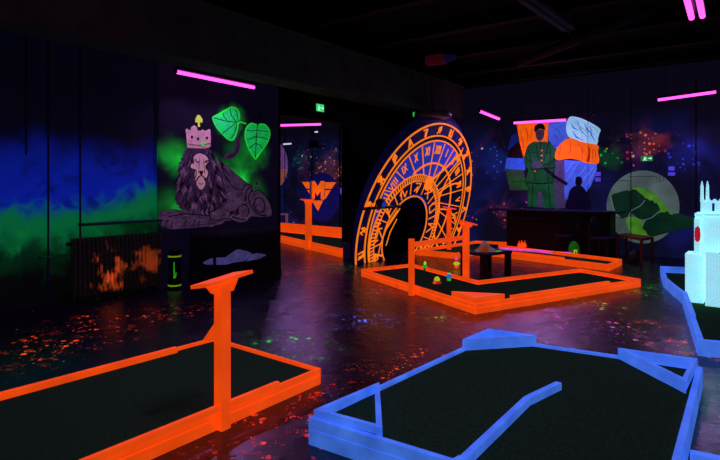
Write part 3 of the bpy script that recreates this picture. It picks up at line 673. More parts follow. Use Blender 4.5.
GL = [[(-.08, -.09), (0, .09), (.08, -.09)], [(-.07, .08), (-.07, -.08), (.07, -.08), (.07, .08)], [(-.08, -.06), (0, 0), (-.08, .08), (.08, .08), (0, 0), (.08, -.08)], [(-.08, .07), (.08, .07), (0, -.09), (0, .02)],
      [(-.09, 0), (-.03, .08), (.03, -.08), (.09, 0)], [(-.06, -.09), (-.06, .06), (.05, .09), (.07, 0), (-.04, -.02)], [(-.08, -.08), (.08, .08), (.08, -.02)], [(-.07, .09), (.07, .09), (-.07, -.09), (.07, -.09)]]
def glyph(strokes, c, r, t, sc, name, wd=.022):
    bm = BM(); ct, st = math.cos(t-PI/2), math.sin(t-PI/2); o_ = polar(c, r, t)
    for L in strokes: stroke(bm, [(o_[0]+(x*ct-y*st)*sc, o_[1]+(x*st+y*ct)*sc) for x, y in L], wd)
    return cadd(name, bm, ORLINE)
for k in range(12): glyph([GL[k % 8], GL[(k*3+1) % 8][:2]], zc, 1.0, 2*PI*k/12, 1.35, 'symbol', .03)
for k in range(24):
    t = 2*PI*(k+.3)/24
    glyph([[(x*.85, y) for x, y in GL[(k*5) % 8]], [(x*.6+.02, y*.8) for x, y in GL[(k*3+2) % 8][:3]]], (0, 0), 2.075, t, 1.05, 'numeral', .026)
for k in range(6):
    t = R(-170+k*28-140); bm = BM()
def roman(n):
    s = {1: 'I', 2: 'II', 3: 'III', 4: 'IV', 5: 'V', 6: 'VI', 7: 'VII', 8: 'VIII', 9: 'IX', 10: 'X', 11: 'XI', 12: 'XII'}[n]
    W = {'I': .06, 'V': .13, 'X': .13}; tot = sum(W[c] for c in s); x = -tot/2; L = []
    for c in s:
        w_ = W[c]; a, b_ = x+.012, x+w_-.012
        if c == 'I': L.append([(x+w_/2, -.1), (x+w_/2, .1)])
        if c == 'V': L.append([(a, .1), ((a+b_)/2, -.1), (b_, .1)])
        if c == 'X': L += [[(a, .1), (b_, -.1)], [(a, -.1), (b_, .1)]]
        x += w_
    return L
for k in range(24):
    t = R(90-15*k); n_ = (k+11) % 12+1 if k else 12
    glyph(roman(n_), (0, 0), 1.63, t, .95, 'roman_numeral', .022)
hub = (-.08, .85)
for k in range(24):                                         # hour lines from the eccentric ring to the dial rim
    t = R(90-15*k+7.5); end = polar((0, 0), 1.8, t)
    d2 = Vector((end[0]-0, end[1]-.45)); l = d2.length
    # start where the line leaves the eccentric band
    tt = 0
    for q in range(60):
        x, y = 0+(d2.x)*q/60, .45+(d2.y)*q/60
        if math.hypot(x-zc[0], y-zc[1]) > 1.3: tt = q/60; break
    if tt == 0: continue
    bm = BM(); stroke(bm, [(d2.x*tt, .45+d2.y*tt), end], .02); cadd('hour_line', bm, ORLINE)
def arc(c, r, a0, a1, wd=.04, name='dial_arc'):
    bm = BM(); pts = [polar(c, r, R(a0+(a1-a0)*k/30)) for k in range(31)]
    pts = [p for p in pts if math.hypot(*p) < 1.83 and math.hypot(p[0]-zc[0], p[1]-zc[1]) > 1.28]
    if len(pts) > 1: stroke(bm, pts, wd); cadd(name, bm, ORLINE)
arc((0, .1), 1.22, -60, 150, .04); arc((1.3, -.4), 1.25, 80, 190, .035); arc((1.9, .3), 1.3, 90, 240, .03); arc((-1.9, -.4), 1.05, 20, 120, .035)
arc((.9, -1.0), 1.2, 40, 130, .03)
bm = BM(); pts = []
for k in range(32):
    r = .17 if k % 2 else .11; pts.append(polar(hub, r, 2*PI*k/32))
prism(bm, [CP(x, y, .03) for x, y in pts], cn*.03); cadd('sun_hub', bm, ORLINE)
bm = BM(); stroke(bm, [hub, (.98, 1.55)], .05, .035, .05); prism(bm, [CP(x, y, .035) for x, y in ((.93, 1.44), (1.08, 1.75), (1.0, 1.36))], cn*.02); stroke(bm, [(.83, 1.56), (1.0, 1.42)], .05, .035, .05); cadd('clock_hand', bm, ORLINE)
bm = BM(); stroke(bm, [(-.95, -.25), (-.62, .2)], .025, -.2, -.18); cadd('passage_stripe', bm, ORLINE)
for k, (L) in enumerate(([(-1.05, .25), (-1.28, -.1), (-1.36, -.5), (-1.34, -.86)], [(-.98, .05), (-1.12, -.25), (-1.14, -.55)], )):
    bm = BM(); stroke(bm, L, .022, .02, .035); cadd('passage_stripe', bm, ORLINE)
def CK(px, py, off): return hit(px, py, cC+cn*off, cn)
q = CK(380, 203, .12); t = thing('clock_spotlight', q, 'small dark spotlight with a blue lens on a bar across the left of the clock', 'spotlight')
bm = BM(); tube(bm, [CK(361, 209, .06), CK(401, 206, .06)], .03, 8); link('bar', bm, BLACK, t)
bm = BM(); tube(bm, [q-cn*.08, q-cn*.02, q+cn*.1], [.05, .09, .08], 12); link('housing', bm, BLACK, t)
bm = BM(); tube(bm, [q+cn*.1, q+cn*.11], .065, 12); link('lens', bm, fluor('blue lens', (40, 80, 230), .4), t)
# round dark canopy over the clock
q = at(432, 115, 11.75)
t = thing('round_canopy', q, 'flat round dark metal canopy hanging right above the clock', 'canopy')
bm = BM(); lathe(bm, q, [(.28, .07), (.40, .05), (.42, -.02), (.40, -.06), (.1, -.05)][::-1], 32); link('shade', bm, matt('dark steel', (120, 128, 130), .5), t, True)
bm = BM(); tube(bm, [q+Z*.06, Vector((q.x, q.y, HC))], .012, 8); link('rod', bm, METAL, t)
bm = BM(); obox(bm, q+Vector((-.40, -.1, 0)), Vector((.02, 0, 0)), Vector((0, .02, 0)), Z*.045); tag(link('indicator', bm, glow('green indicator', (.05, .9, .15), .5), t), 'small green indicator')

# ---------------------------------------------------------------- signs and small wall items
GLS = glow('green exit sign face', (.04, .75, .22), .85); GLW = glow('pale sign figure', (.55, 1, .7), 1.1); GLD = glow('dim green exit sign face', (.02, .3, .1), .5)
def exit_sign(px, py, w_, h_, hitf, nrm, along, label, dim=False):
    c = hitf(px, py, .04); t = thing('exit_sign', c, label, 'sign')
    bm = BM(); obox(bm, c, along*w_/2, nrm*.03, Z*h_/2); bev(link('housing', bm, BLACK, t), .006)
    bm = BM(); obox(bm, c+nrm*.033, along*(w_/2-.008), nrm*.002, Z*(h_/2-.008)); link('panel', bm, GLD if dim else GLS, t)
    bm = BM(); f = lambda L: prism(bm, [c+nrm*.037+along*x*w_+Z*y*h_ for x, y in L], nrm*.001)
    f([(-.16, .2), (-.1, .2), (-.1, .32), (-.16, .32)]); f([(-.2, .16), (-.05, .12), (-.12, -.1), (-.24, -.06)]); f([(-.22, -.08), (-.14, -.1), (-.2, -.36), (-.28, -.34)]); f([(-.16, -.08), (-.08, -.1), (.0, -.34), (-.06, -.38)]); f([(-.05, .12), (.06, -.02), (.03, -.06), (-.08, .06)])
    f([(.12, .06), (.28, .06), (.28, .2), (.42, 0), (.28, -.2), (.28, -.06), (.12, -.06)])
    link('pictogram', bm, GLW, t)
exit_sign(319, 108, .26, .17, LW, Ev, D, 'bright green exit sign above the doorway')
exit_sign(647, 158.5, .26, .14, BW, -D, Ev, 'dim green exit sign on the back wall above the tree mural', True)
VIO = fluor('violet fluorescent label', (90, 80, 230), .5)
for i, (px, py, wp, hp, lb) in enumerate(((598, 174, 5.5, 4, 'upper violet square plate on the wall right of the flag mural'), (598, 179.5, 5.5, 4, 'lower violet square plate on the wall right of the flag mural'),
        (671.5, 168.5, 6, 4, 'upper violet plate on the wall above the tree mural edge'), (671.5, 174, 7, 3.5, 'lower violet plate on the wall above the tree mural edge'), (342, 191, 3.5, 6, 'small pale violet notice right of the M emblem'))):
    bm = BM(); pts = [BW(px+sx*wp/2, py+sy*hp/2, .004) for sx, sy in ((-1, -1), (1, -1), (1, 1), (-1, 1))]; prism(bm, pts, -D*.012)
    tag(link('wall_plate', bm, VIO), lb, 'plate', 'violet wall plates')
for i, (px, py, lb) in enumerate(((288, 144, 'left white spotlight bar on the wall beyond the doorway'), (317, 132, 'small white spotlight below the tube beyond the doorway'))):
    c = BW(px, py, .12); t = thing('wall_spotlight', c, lb, 'spotlight')
    bm = BM(); obox(bm, c, Ev*(.28 if i == 0 else .1), D*.03, Z*.035); bev(link('housing', bm, matt('spot grey', (120, 120, 150)), t), .01)
    bm = BM(); obox(bm, c-D*.035, Ev*(.2 if i == 0 else .07), D*.004, Z*.025); link('lens', bm, glow('spot white', (.7, .75, 1), .8), t)
    bm = BM(); obox(bm, c+D*.07, Ev*.02, D*.045, Z*.02); link('bracket', bm, METAL, t)
c = BW(316, 147, .15); t = thing('wall_fan', c, 'dark orange-tipped fan bracket on the nebula wall beyond the doorway', 'fan')
bm = BM(); obox(bm, c, Ev*.35, D*.05, Z*.03); bev(link('arm', bm, matt('dull orange metal', (120, 60, 30)), t)); bm = BM(); obox(bm, c+Z*.12-Ev*.1, Ev*.13, D*.1, Z*.09); bev(link('motor_box', bm, BLACK, t))

# ---------------------------------------------------------------- left side furniture
# radiator
d0, d1 = LW(71, 285, .12).dot(D), LW(160, 270, .12).dot(D)
RADM, nt, b = nmat('black radiator splashed with orange paint'); g = NT(nt); P = g.pos()
c0 = LW(107, 275, .12); dd = g.m('ADD', g.dist(g.scale(P, 1.3, 1.3, .9), (c0.x*1.3, c0.y*1.3, c0.z*.9)), g.m('MULTIPLY', g.m('SUBTRACT', g.noise(P, 5, 5), .5), 1.3))
c1 = LW(148, 262, .12); d2_ = g.m('ADD', g.dist(P, tuple(c1)), g.m('MULTIPLY', g.m('SUBTRACT', g.noise(P, 6, 5), .5), 1.0))
k = g.m('MAXIMUM', g.step(dd, .30, .05), g.m('MULTIPLY', g.step(d2_, .26, .0), .5)); cc = g.mix(k, (.004, .003, .003, 1), rgb(225, 92, 30))
nt.links.new(cc, b.inputs['Base Color']); nt.links.new(cc, b.inputs['Emission Color']); b.inputs['Emission Strength'].default_value = .35; b.inputs['Roughness'].default_value = .5
t = thing('radiator', RP(EL+.12, (d0+d1)/2), 'black ribbed radiator splashed with orange paint under the cloud mural', 'radiator')
n = 22
for k in range(n):
    d = d0+(d1-d0)*(k+.5)/n; bm = BM(); wd = (d1-d0)/n*.3
    obox(bm, RP(EL+.12, d, .49), Ev*.05, D*wd, Z*.40); tube(bm, [RP(EL+.172, d, .12), RP(EL+.172, d, .86)], wd*.9, 8); bev(link('column', bm, RADM, t), .008)
bm = BM()
for z in (.17, .82): tube(bm, [RP(EL+.12, d0-.06, z), RP(EL+.12, d1, z)], .025, 8)
tube(bm, [RP(EL+.12, d0-.06, .17), RP(EL+.12, d0-.06, .02)], .02, 8); link('pipe', bm, BLACK, t)
for dd_ in (d0+.1, d1-.1):
    bm = BM(); obox(bm, RP(EL+.12, dd_, .05), Ev*.03, D*.015, Z*.05); link('foot', bm, BLACK, t)
# black drinks barrel with glowing bands
q = G(170, 288)+Ev*.12; t = thing('drum_bin', q, 'slim black drum with two yellow-green bands and a green mark beside the radiator', 'drum')
bm = BM(); lathe(bm, q, [(.08, .0), (.093, .01), (.095, .5), (.085, .56), (.093, .58), (.093, .61), (.07, .615)], 28); link('body', bm, matt('glossy black', (10, 9, 12), .3), t, True)
for z in (.05, .50):
    bm = BM(); lathe(bm, q, [(.0955, z), (.0985, z), (.0985, z+.022), (.0955, z+.022)], 28); tag(link('band', bm, fluor('lime band paint', (150, 220, 20), .3) if z < .1 else YEL if False else fluor('lime band paint', (150, 220, 20), .3), t), 'yellow-green band')
bm = BM()
def drumpt(a, z): return q+Vector((.0965*math.sin(a), -.0965*math.cos(a), z))
for (a0_, z0, a1_, z1) in ((.25, .18, .25, .42), (.25, .18, .5, .2), (.5, .2, .55, .27), (.15, .3, .4, .3), (.18, .42, .32, .42)):
    tube(bm, [drumpt(a0_, z0), drumpt((a0_+a1_)/2, (z0+z1)/2), drumpt(a1_, z1)], .007, 6)
tag(link('mark', bm, GRN, t), 'green glyph mark')
# black draped bench under the lion with crumpled cloth
e0 = EL+.07; q1 = G(283, 291); eR = q1.dot(Ev); dR = q1.dot(D)
dL = LW(163, 250, .06).dot(D)+.5
bm = BM(); prof = []
topz = .85
t = thing('draped_bench', RP((e0+eR)/2, (dL+dR)/2), 'long low bench draped in black cloth below the lion mural', 'bench')
eF = -6.87
dE = 6.83
NN = 40
def drape():
    bm = BM(); rows = []
    per = [(eF, dL+(dE-dL)*k/NN) for k in range(NN+1)]+[(eF-(eF-e0)*k/12, dE) for k in range(1, 13)]
    per = [(e0+(eF-e0)*k/12, dL) for k in range(12)]+per
    for zf, out in ((0.01, .05), (.3, .035), (.6, .015), (.9, 0), (1.0, -.015)):
        row = []
        for i, (e, d) in enumerate(per):
            wv = math.sin(i*1.9)*.018*(1-zf)+math.sin(i*.7)*.015*(1-zf); row.append(bm.verts.new(RP(e+(out+wv if e > e0+.01 else 0), d+(out+wv if i > NN+12 else -out-wv if i < 12 else 0), topz*zf)))
        rows.append(row)
    for x, y in zip(rows, rows[1:]):
        for i in range(len(x)-1): bm.faces.new((x[i], x[i+1], y[i+1], y[i]))
    bm.faces.new(rows[-1]); return bm
link('cloth', drape(), CLOTHB, t, True)
cx_ = lambda px, py, z: G(px, py, z)
def crumple(name, pts, label):
    bm = BM(); base = [G(x, y, topz+.012) for x, y in pts]; c = sum(base, Vector())/len(base); top = bm.verts.new(c+Z*.05)
    v = [bm.verts.new(p+Z*random.uniform(0, .02)) for p in base]; mid = [bm.verts.new(c.lerp(p, .5)+Z*random.uniform(.01, .05)) for p in base]
    for i in range(len(v)):
        j = (i+1) % len(v); bm.faces.new((v[i], v[j], mid[j], mid[i])); bm.faces.new((mid[i], mid[j], top))
    o = link(name, bm, WHITE); m = o.modifiers.new('thickness', 'SOLIDIFY'); m.thickness = .006; return tag(o, label, 'cloth', 'pale cloths on the bench')
WHITE_PTS = 0
def flatcloth(pts, label, shift):
    # a folded pale cloth hanging over the front edge of the bench
    bm = BM(); n_ = RP(eF+.05+shift, 0)
    P_ = [hit(x, y, n_, -Ev) for x, y in pts]; prism(bm, P_, Ev*.012)
    return tag(link('folded_cloth', bm, WHITE), label, 'cloth', 'pale cloths on the bench')
flatcloth([(202.5, 263), (207, 260), (212.5, 258), (212.5, 264.5), (206, 264.5)], 'small pale bluish folded cloth hanging on the left of the black bench front', 0)
flatcloth([(216, 257.5), (225, 257.5), (230, 254), (237, 249.5), (240, 249.5), (248, 251.5), (252, 254), (244, 261), (234, 262.5), (226, 264.5), (216, 265)], 'large pale bluish folded cloth hanging on the black bench front', 0)
flatcloth([(252, 254.3), (258, 253), (266, 255), (258, 259), (246, 261.3)], 'narrow pale bluish folded cloth at the right of the black bench front', 0)

# ---------------------------------------------------------------- minigolf lanes
def lectern(name_loc, ztop, label, along, rise, group='orange score lecterns', w_=.09, ln_=.42, dp=.2, bot=0, edge=None):
    b = xy(name_loc); t = thing('score_lectern', b+Z*bot, label, 'lectern', group)
    s = Vector((-along.y, along.x, 0))
    bm = BM(); obox(bm, b+Z*((bot+ztop)/2), along*w_/2, s*w_/2, Z*((ztop-bot)/2)); bev(link('post', bm, ORANGE, t), .004)
    bm = BM(); tx = (along+Z*rise).normalized(); ty = (s-Z*.18).normalized(); nn = tx.cross(ty); nn = nn if nn.z > 0 else -nn
    c = b+Z*(ztop+.02); obox(bm, c, tx*ln_/2, ty*dp/2, nn*.012); bev(link('board', bm, ORANGE, t), .003)
    for sg in (-1, 1):
        bm = BM(); o_ = -s*(w_/2-.0)*0
        P_ = [b+along*sg*w_/2+Z*(ztop-.065), b+along*sg*(w_/2+.04)+Z*(ztop-.065+.0*sg), b+along*sg*(w_/2+.08)+Z*(ztop-.005+rise*sg*.12), b+along*sg*w_/2+Z*(ztop-.005+rise*sg*.03)]
        prism(bm, [p-s*.018 for p in P_], s*.036); link('bracket', bm, ORANGE, t)
    if edge:
        bm = BM(); obox(bm, c+nn*.014, tx*ln_*.35, ty*dp*.35, nn*.002); tag(link('score_pad', bm, edge, t), 'violet score pad')  # pad has its own violet paint
    return t
# near orange lane (runs out of the frame at the left)
N1, N2 = G(321, 384), G(180, 447); dN = (N2-N1).normalized()
Nn = N1+dN*4.6
N3 = G(214, 337, .13); dF = (G(8, 391, .13)-N3); dF.z = 0; dF.normalize(); Nf = N3+dF*4.4
t, o_, i_ = course('minigolf_lane', [N1, N3, Nf, Nn], .129, .1, .03, ORANGE, 'orange-railed lane in the left foreground with dark turf', skip=())
plank(t, xy(N1)+dN*.50, xy(Nn), .034, .132, .172, ORANGE, side=-1 if False else 1, name='guard_plank').location = (0, 0, 0)
pl = offset_poly([xy(p) for p in (N1, N3, Nf, Nn)], .031); plank(t, pl[1]+dF*.42, pl[2], .05, .101, .15, ORANGE, side=1, name='guard_plank')
c3 = G(215, 341, .13); bm = BM(); prism(bm, [xy(c3)-Vector((.12, 0, 0))+Z*.131, xy(c3)+Vector((.12, 0, 0))+Z*.131, xy(c3)+Vector((0, 0, .31))], Vector((0, .025, 0))); link('corner_brace', bm, ORANGE, t)
pb = G(220.5, 432); lectern(pb+Vector((0, .05, 0)), .965, 'large near score lectern at the foreground orange lane', D, .12, ln_=.36, dp=.2, w_=.078)

# blue lane in the foreground
BA, BB, BC, BF = Vector((-.322, 3.374, 0)), Vector((1.204, 5.206, 0)), Vector((2.715, 4.315, 0)), Vector((1.28, 2.286, 0))
t, ob, ib = course('minigolf_lane', [BA, BB, BC, BF], .167, .145, .042, BLUE, 'large blue-railed lane with triangular corners in the right foreground')
def corner_tri(t, cpt, pa, pb_, z1, wd=.034, inset=.0):
    """hollow triangular corner guard: boards along both sides and across"""
    tri = offset_poly([xy(cpt), xy(pa), xy(pb_)], inset) if inset else [xy(cpt), xy(pa), xy(pb_)]
    inn = offset_poly(tri, wd)
    for i in range(3):
        j = (i+1) % 3; bm = BM(); prism(bm, [p+Z*.169 if i != 1 else p+Z*.147 for p in (tri[i], tri[j], inn[j], inn[i])], Z*(z1-(.169 if i != 1 else .147))); bev(link('corner_board', bm, BLUE, t), .004)
def onl(a, b_, k): return a+(b_-a).normalized()*k
ia, ib_, ic, if_ = ib[0], ib[1], ib[2], ib[3]
corner_tri(t, BA+(ia-BA)*.55, onl(ia, ib_, .62), onl(ia, if_, .47), .215)
corner_tri(t, Vector((1.215, 5.17, 0)), Vector((.90, 4.80, 0)), Vector((1.60, 4.94, 0)), .25)
corner_tri(t, Vector((2.665, 4.30, 0)), Vector((2.17, 4.59, 0)), Vector((2.275, 3.80, 0)), .24)
p0, p1, p2 = G(460, 455, .2), G(524, 396, .2), G(556, 381, .2)
for a, b_ in ((p0, p1), (p1, p2)): plank(t, a, b_, .045, .147, .20, BLUE, -1, 'turf_divider')
pq = G(446, 462, .2); plank(t, pq, G(459, 454.5, .2), .045, .147, .20, BLUE, -1, 'turf_divider')
plank(t, G(690, 449, .15), G(740, 459, .15), .06, 0, .15, BLUE, -1, 'side_board')

# middle orange L-shaped lane
M1, M2, M3, M4, M5, M6 = G(361, 269.5, .12), G(475, 305, .12), G(641, 279.5, .12), G(580, 269, .12), G(478, 281, .12), G(412, 264, .12)
t, om, im = course('minigolf_lane', [M1, M2, M3, M4, M5, M6], .13, .07, .035, ORANGE, 'orange-railed V-shaped lane in the middle of the room')
d1_ = (xy(M1)-xy(M2)).normalized(); d2_ = (xy(M3)-xy(M2)).normalized()
bm = BM(); c2 = xy(M2)+(im[1]-om[1])*.05; prism(bm, [c2+Z*.132, c2+d2_*.52+Z*.132, c2+d1_*.5+Z*.132], Z*.075); bev(link('corner_block', bm, ORANGE, t))
plank(t, onl(om[1], om[2], .66), onl(om[1], om[2], 2.75), .05, .132, .165, ORANGE, 1, 'guard_plank')
# gate: post, lectern post and rail between them
pA = G(411.5, 295.5); pB = G(466, 279); 
t = thing('orange_gate', xy(pA), 'orange post with a crossbar reaching to the middle lectern', 'gate')
aa = (xy(pB)-xy(pA)).normalized(); sa = Vector((-aa.y, aa.x, 0))
bm = BM(); obox(bm, xy(pA)+Z*.415, aa*.034, sa*.034, Z*.415); bev(link('post', bm, ORANGE, t), .004)
bm = BM(); k0, k1 = xy(pA)+aa*.036+Z*.74, xy(pB)-aa*.05+Z*.72; tt_ = (k1-k0); obox(bm, (k0+k1)/2, tt_/2, sa*.02, Z*.035); bev(link('crossbar', bm, ORANGE, t), .004)
lectern(pB, .96, 'orange score lectern standing at the middle lane', Ev, -.2, ln_=.34, dp=.2)
lectern(G(449, 252), 1.05, 'orange score lectern in front of the clock, behind the middle one', D*-1, .1, ln_=.3, dp=.25, w_=.085, edge=fluor('violet pad', (120, 60, 230), .4))

# rear orange lane
K1, K2, K3, K4, K5, K6 = G(416, 250, .12), G(456, 253.5, .12), G(478, 249.5, .12), G(609, 265, .12), G(622, 259.5, .12), G(500, 245.2, .12)
K7, K8 = G(511, 242.6, .12), G(476, 241, .12)
t, ok_, ik = course('minigolf_lane', [K1, K2, K3, K4, K5, K6, K7, K8], .13, .06, .04, ORANGE, 'long orange-railed lane at the back below the flag mural', stack=False)
plank(t, onl(ok_[2], ok_[3], .25), onl(ok_[2], ok_[3], 2.2), .04, .132, .165, ORANGE, 1, 'guard_plank')
bm = BM(); pp0, pp1 = G(500, 248.6, .1), G(571, 253.5, .1); dd_ = (pp1-pp0).normalized(); ss = Vector((-dd_.y, dd_.x, 0)); obox(bm, (pp0+pp1)/2-Z*.0, dd_*(pp1-pp0).length/2, ss*.05, Z*.02); link('pink_strip', bm, PINK, t)
# orange spiky bush and green toadstool on the rear lane
q = G(522, 251, .062); t = thing('spiky_ornament', q, 'spiky red-orange ornament standing on the rear lane', 'ornament')
for k in range(9):
    a = 2*PI*k/9; bm = BM(); tube(bm, [q+Z*.01, q+Vector((math.cos(a)*.09, math.sin(a)*.09, .12)), q+Vector((math.cos(a)*.06, math.sin(a)*.06, .25-.05*(k % 2)))], [.02, .025, .003], 7); link('spike', bm, ORANGE, t)
bm = BM(); lathe(bm, q, [(.07, 0), (.08, .03), (.05, .06), (.01, .22)], 12); link('core', bm, ORANGE, t)
q = G(574, 254.5, .062); t = thing('toadstool_house', q, 'small green dome house with a yellow doorway on the rear lane', 'ornament')
bm = BM(); lathe(bm, q, [(.10, 0), (.115, .08), (.11, .17), (.08, .25), (.04, .29), (.004, .30)], 18); link('dome', bm, DGRN, t, True)
bm = BM(); obox(bm, q+Vector((-.01, -.105, .07)), Vector((.035, 0, 0)), Vector((0, .01, 0)), Z*.05); tag(link('doorway', bm, YEL, t), 'yellow doorway')
bm = BM(); obox(bm, q+Vector((-.01, -.118, .06)), Vector((.018, 0, 0)), Vector((0, .004, 0)), Z*.03); tag(link('door', bm, RED, t), 'red door')

# lane beyond the doorway
A1, A2 = G(270, 240, 0), G(343, 258, 0); A3, A4 = G(354, 239.2, .1), G(262, 229.8, .1)
t, oa, _ = course('minigolf_lane', [A1, A2, A3, A4], .2, .1, .06, ORANGE, 'orange-railed lane seen through the doorway')
plank(t, oa[3], oa[2], .06, .202, .4, ORANGE, -1, 'guard_plank')
q = G(308.5, 249.5); lectern(q, 1.22, 'orange score lectern standing beyond the doorway', Ev, -.02, ln_=.36, dp=.25, w_=.12)
bm = BM(); q = G(346, 259); obox(bm, q+Z*.17+Vector((.02, .12, 0)), Vector((.09, 0, 0)), Vector((0, .09, 0)), Z*.17); bev(tag(link('stone_block', bm, matt('grey blue block', (70, 74, 104))), 'small grey block at the right foot of the doorway', 'block'), .015)
# white framed stool beyond the doorway
q = G(281, 232); t = thing('frame_stool', q, 'pale open-framed stool left of the lectern beyond the doorway', 'stool')
SF = fluor('pale pink frame', (170, 110, 140), .2)
for sx in (-.2, .2):
    for sy in (-.15, .15):
        bm = BM(); obox(bm, q+Vector((sx, sy, .3)), Vector((.025, 0, 0)), Vector((0, .025, 0)), Z*.3); link('leg', bm, SF, t)
bm = BM(); obox(bm, q+Z*.62, Vector((.24, 0, 0)), Vector((0, .19, 0)), Z*.02); link('seat', bm, SF, t)

# right blue lane with the castle
R1 = [G(660, 266, .15), G(663.5, 278, .15), G(682, 293, .15), G(697.5, 340, .15), G(775, 347, .15), G(775, 271, .15)]
t, orr, irr = course('minigolf_lane', R1, .15, .04, .055, BLUE, 'blue-railed lane at the right edge around the white castle', stack=False)
plank(t, onl(orr[2], orr[3], .05), onl(orr[2], orr[3], 1.55), .055, .151, .185, BLUE, 1, 'guard_plank')
# castle
cq = G(712, 306, .04); t = thing('castle_model', cq, 'tall glowing white model castle with thin spires at the right edge', 'castle')
ax, ay = Ev, D; dC = G(686, 302, .04).dot(D)                 # the castle stands square to the room
def cE(px, d=0): u = (px-360)/FP; return (dC+d)/(.6*u+.8)*(.8*u-.6)
def cz(py, px=694): u = (px-360)/FP; return CH-(py-HZ)*dC/(.6*u+.8)/FP
def cbox(name, x0, x1, y0, y1, z0, z1, mat=CASTLE, par=None):
    bm = BM(); rbox(bm, cE(x0, y0), cE(x1, y0), dC+y0, dC+y1, z0, z1); return bev(link(name, bm, mat, par or t), .006)
cbox('wing', 685, 703.5, 0, .38, .042, cz(254))
cbox('wing', 705, 745, -.14, .42, .042, cz(250))
cbox('tower', 695, 745, .06, .40, cz(254)-.02, cz(216))
cbox('turret', 694, 700, .02, .2, cz(254), cz(218))
cbox('cornice', 694.5, 746, .03, .43, cz(216), cz(213))
cbox('cornice', 696, 702, -.02, .12, cz(216.5), cz(214))
cbox('upper_tower', 700.5, 740, .1, .38, cz(213), cz(201))
for px in (702, 707.5, 729, 735):
    bm = BM(); x = RP(cE(px, .14), dC+.14); tube(bm, [x+Z*(cz(201)-.02), x+Z*cz(186), x+Z*cz(181)], [.022, .018, .004], 10); link('spire', bm, CASTLE, t)
for k in range(6): cbox('merlon', 701+k*6, 704+k*6, .09, .14, cz(201)-.01, cz(199))
cbox('window', 712, 714.5, .085, .102, cz(211), cz(203), matt('deep blue opening', (20, 40, 150)))
bm = BM(); lathe(bm, Vector((0, 0, 0)), [(.001, -.11), (.03, -.08), (.036, 0), (.03, .08), (.001, .11)], 16)
bmesh.ops.scale(bm, vec=(1, .2, 1), verts=bm.verts[:]); bmesh.ops.rotate(bm, matrix=Matrix.Rotation(-.6435, 3, 'Z'), verts=bm.verts[:]); bmesh.ops.translate(bm, vec=RP(cE(697.5, .01), dC+.012, cz(234)), verts=bm.verts[:]); tag(link('shield', bm, RED, t), 'red oval shield')

# black table with the rock and the green strip
q = G(494, 277); t = thing('low_table', q, 'low black table standing in the angle of the middle lane', 'table')
tx, ty = Vector((.98, .17, 0)), Vector((-.17, .98, 0)); qc = q+ty*.28; 
qc = (G(482, 279)+G(506, 275))/2+Vector((-.08, .28, 0))
dx_ = (G(506, 275)-G(482, 279)); hw = dx_.length/2+.06; tx = dx_.normalized(); ty = Vector((-tx.y, tx.x, 0))
for sx in (-1, 1):
    for sy in (-1, 1):
        bm = BM(); obox(bm, qc+tx*sx*(hw-.05)+ty*sy*.22+Z*.19, tx*.045, ty*.045, Z*.19); bev(link('leg', bm, BLACK, t), .005)
bm = BM(); obox(bm, qc+Z*.405, tx*hw, ty*.28, Z*.025); bev(link('tabletop', bm, BLACK, t), .005)
rq = qc+Z*.431-tx*.1-ty*.05
ROCK, nt, b = nmat('grey rock with brown patch'); g = NT(nt); P = g.pos(); b.inputs['Roughness'].default_value = .9
rc = g.mix(g.step(g.m('ADD', g.dist(P, tuple(rq+Vector((-.02, -.1, .06)))), g.m('MULTIPLY', g.m('SUBTRACT', g.noise(P, 9, 5), .5), .2)), .14, .06), rgb(150, 146, 165), rgb(190, 100, 20))
nt.links.new(rc, b.inputs['Base Color']); nt.links.new(rc, b.inputs['Emission Color']); b.inputs['Emission Strength'].default_value = .15
bm = BM(); rr = random.Random(9); rings = []
for (r, z) in ((.2, 0), (.16, .04), (.11, .09), (.06, .14), (.015, .185)):
    rings.append([bm.verts.new(rq+Vector((math.cos(2*PI*k/10)*r*(1+rr.uniform(-.18, .18)), math.sin(2*PI*k/10)*r*.8*(1+rr.uniform(-.18, .18)), z))) for k in range(10)])
for x, y in zip(rings, rings[1:]):
    for k in range(10): bm.faces.new((x[k], x[(k+1) % 10], y[(k+1) % 10], y[k]))
bm.faces.new(rings[0][::-1]); bm.faces.new(rings[-1]); tag(link('rock', bm, ROCK), 'peaked grey rock with a brown patch on the low black table', 'rock')
bm = BM(); c = qc+Z*.436+tx*.06-ty*.22; obox(bm, c, tx*.07, ty*.03, Z*.005); tag(link('green_pad', bm, GRN), 'small glowing green pad on the front edge of the low black table', 'pad')

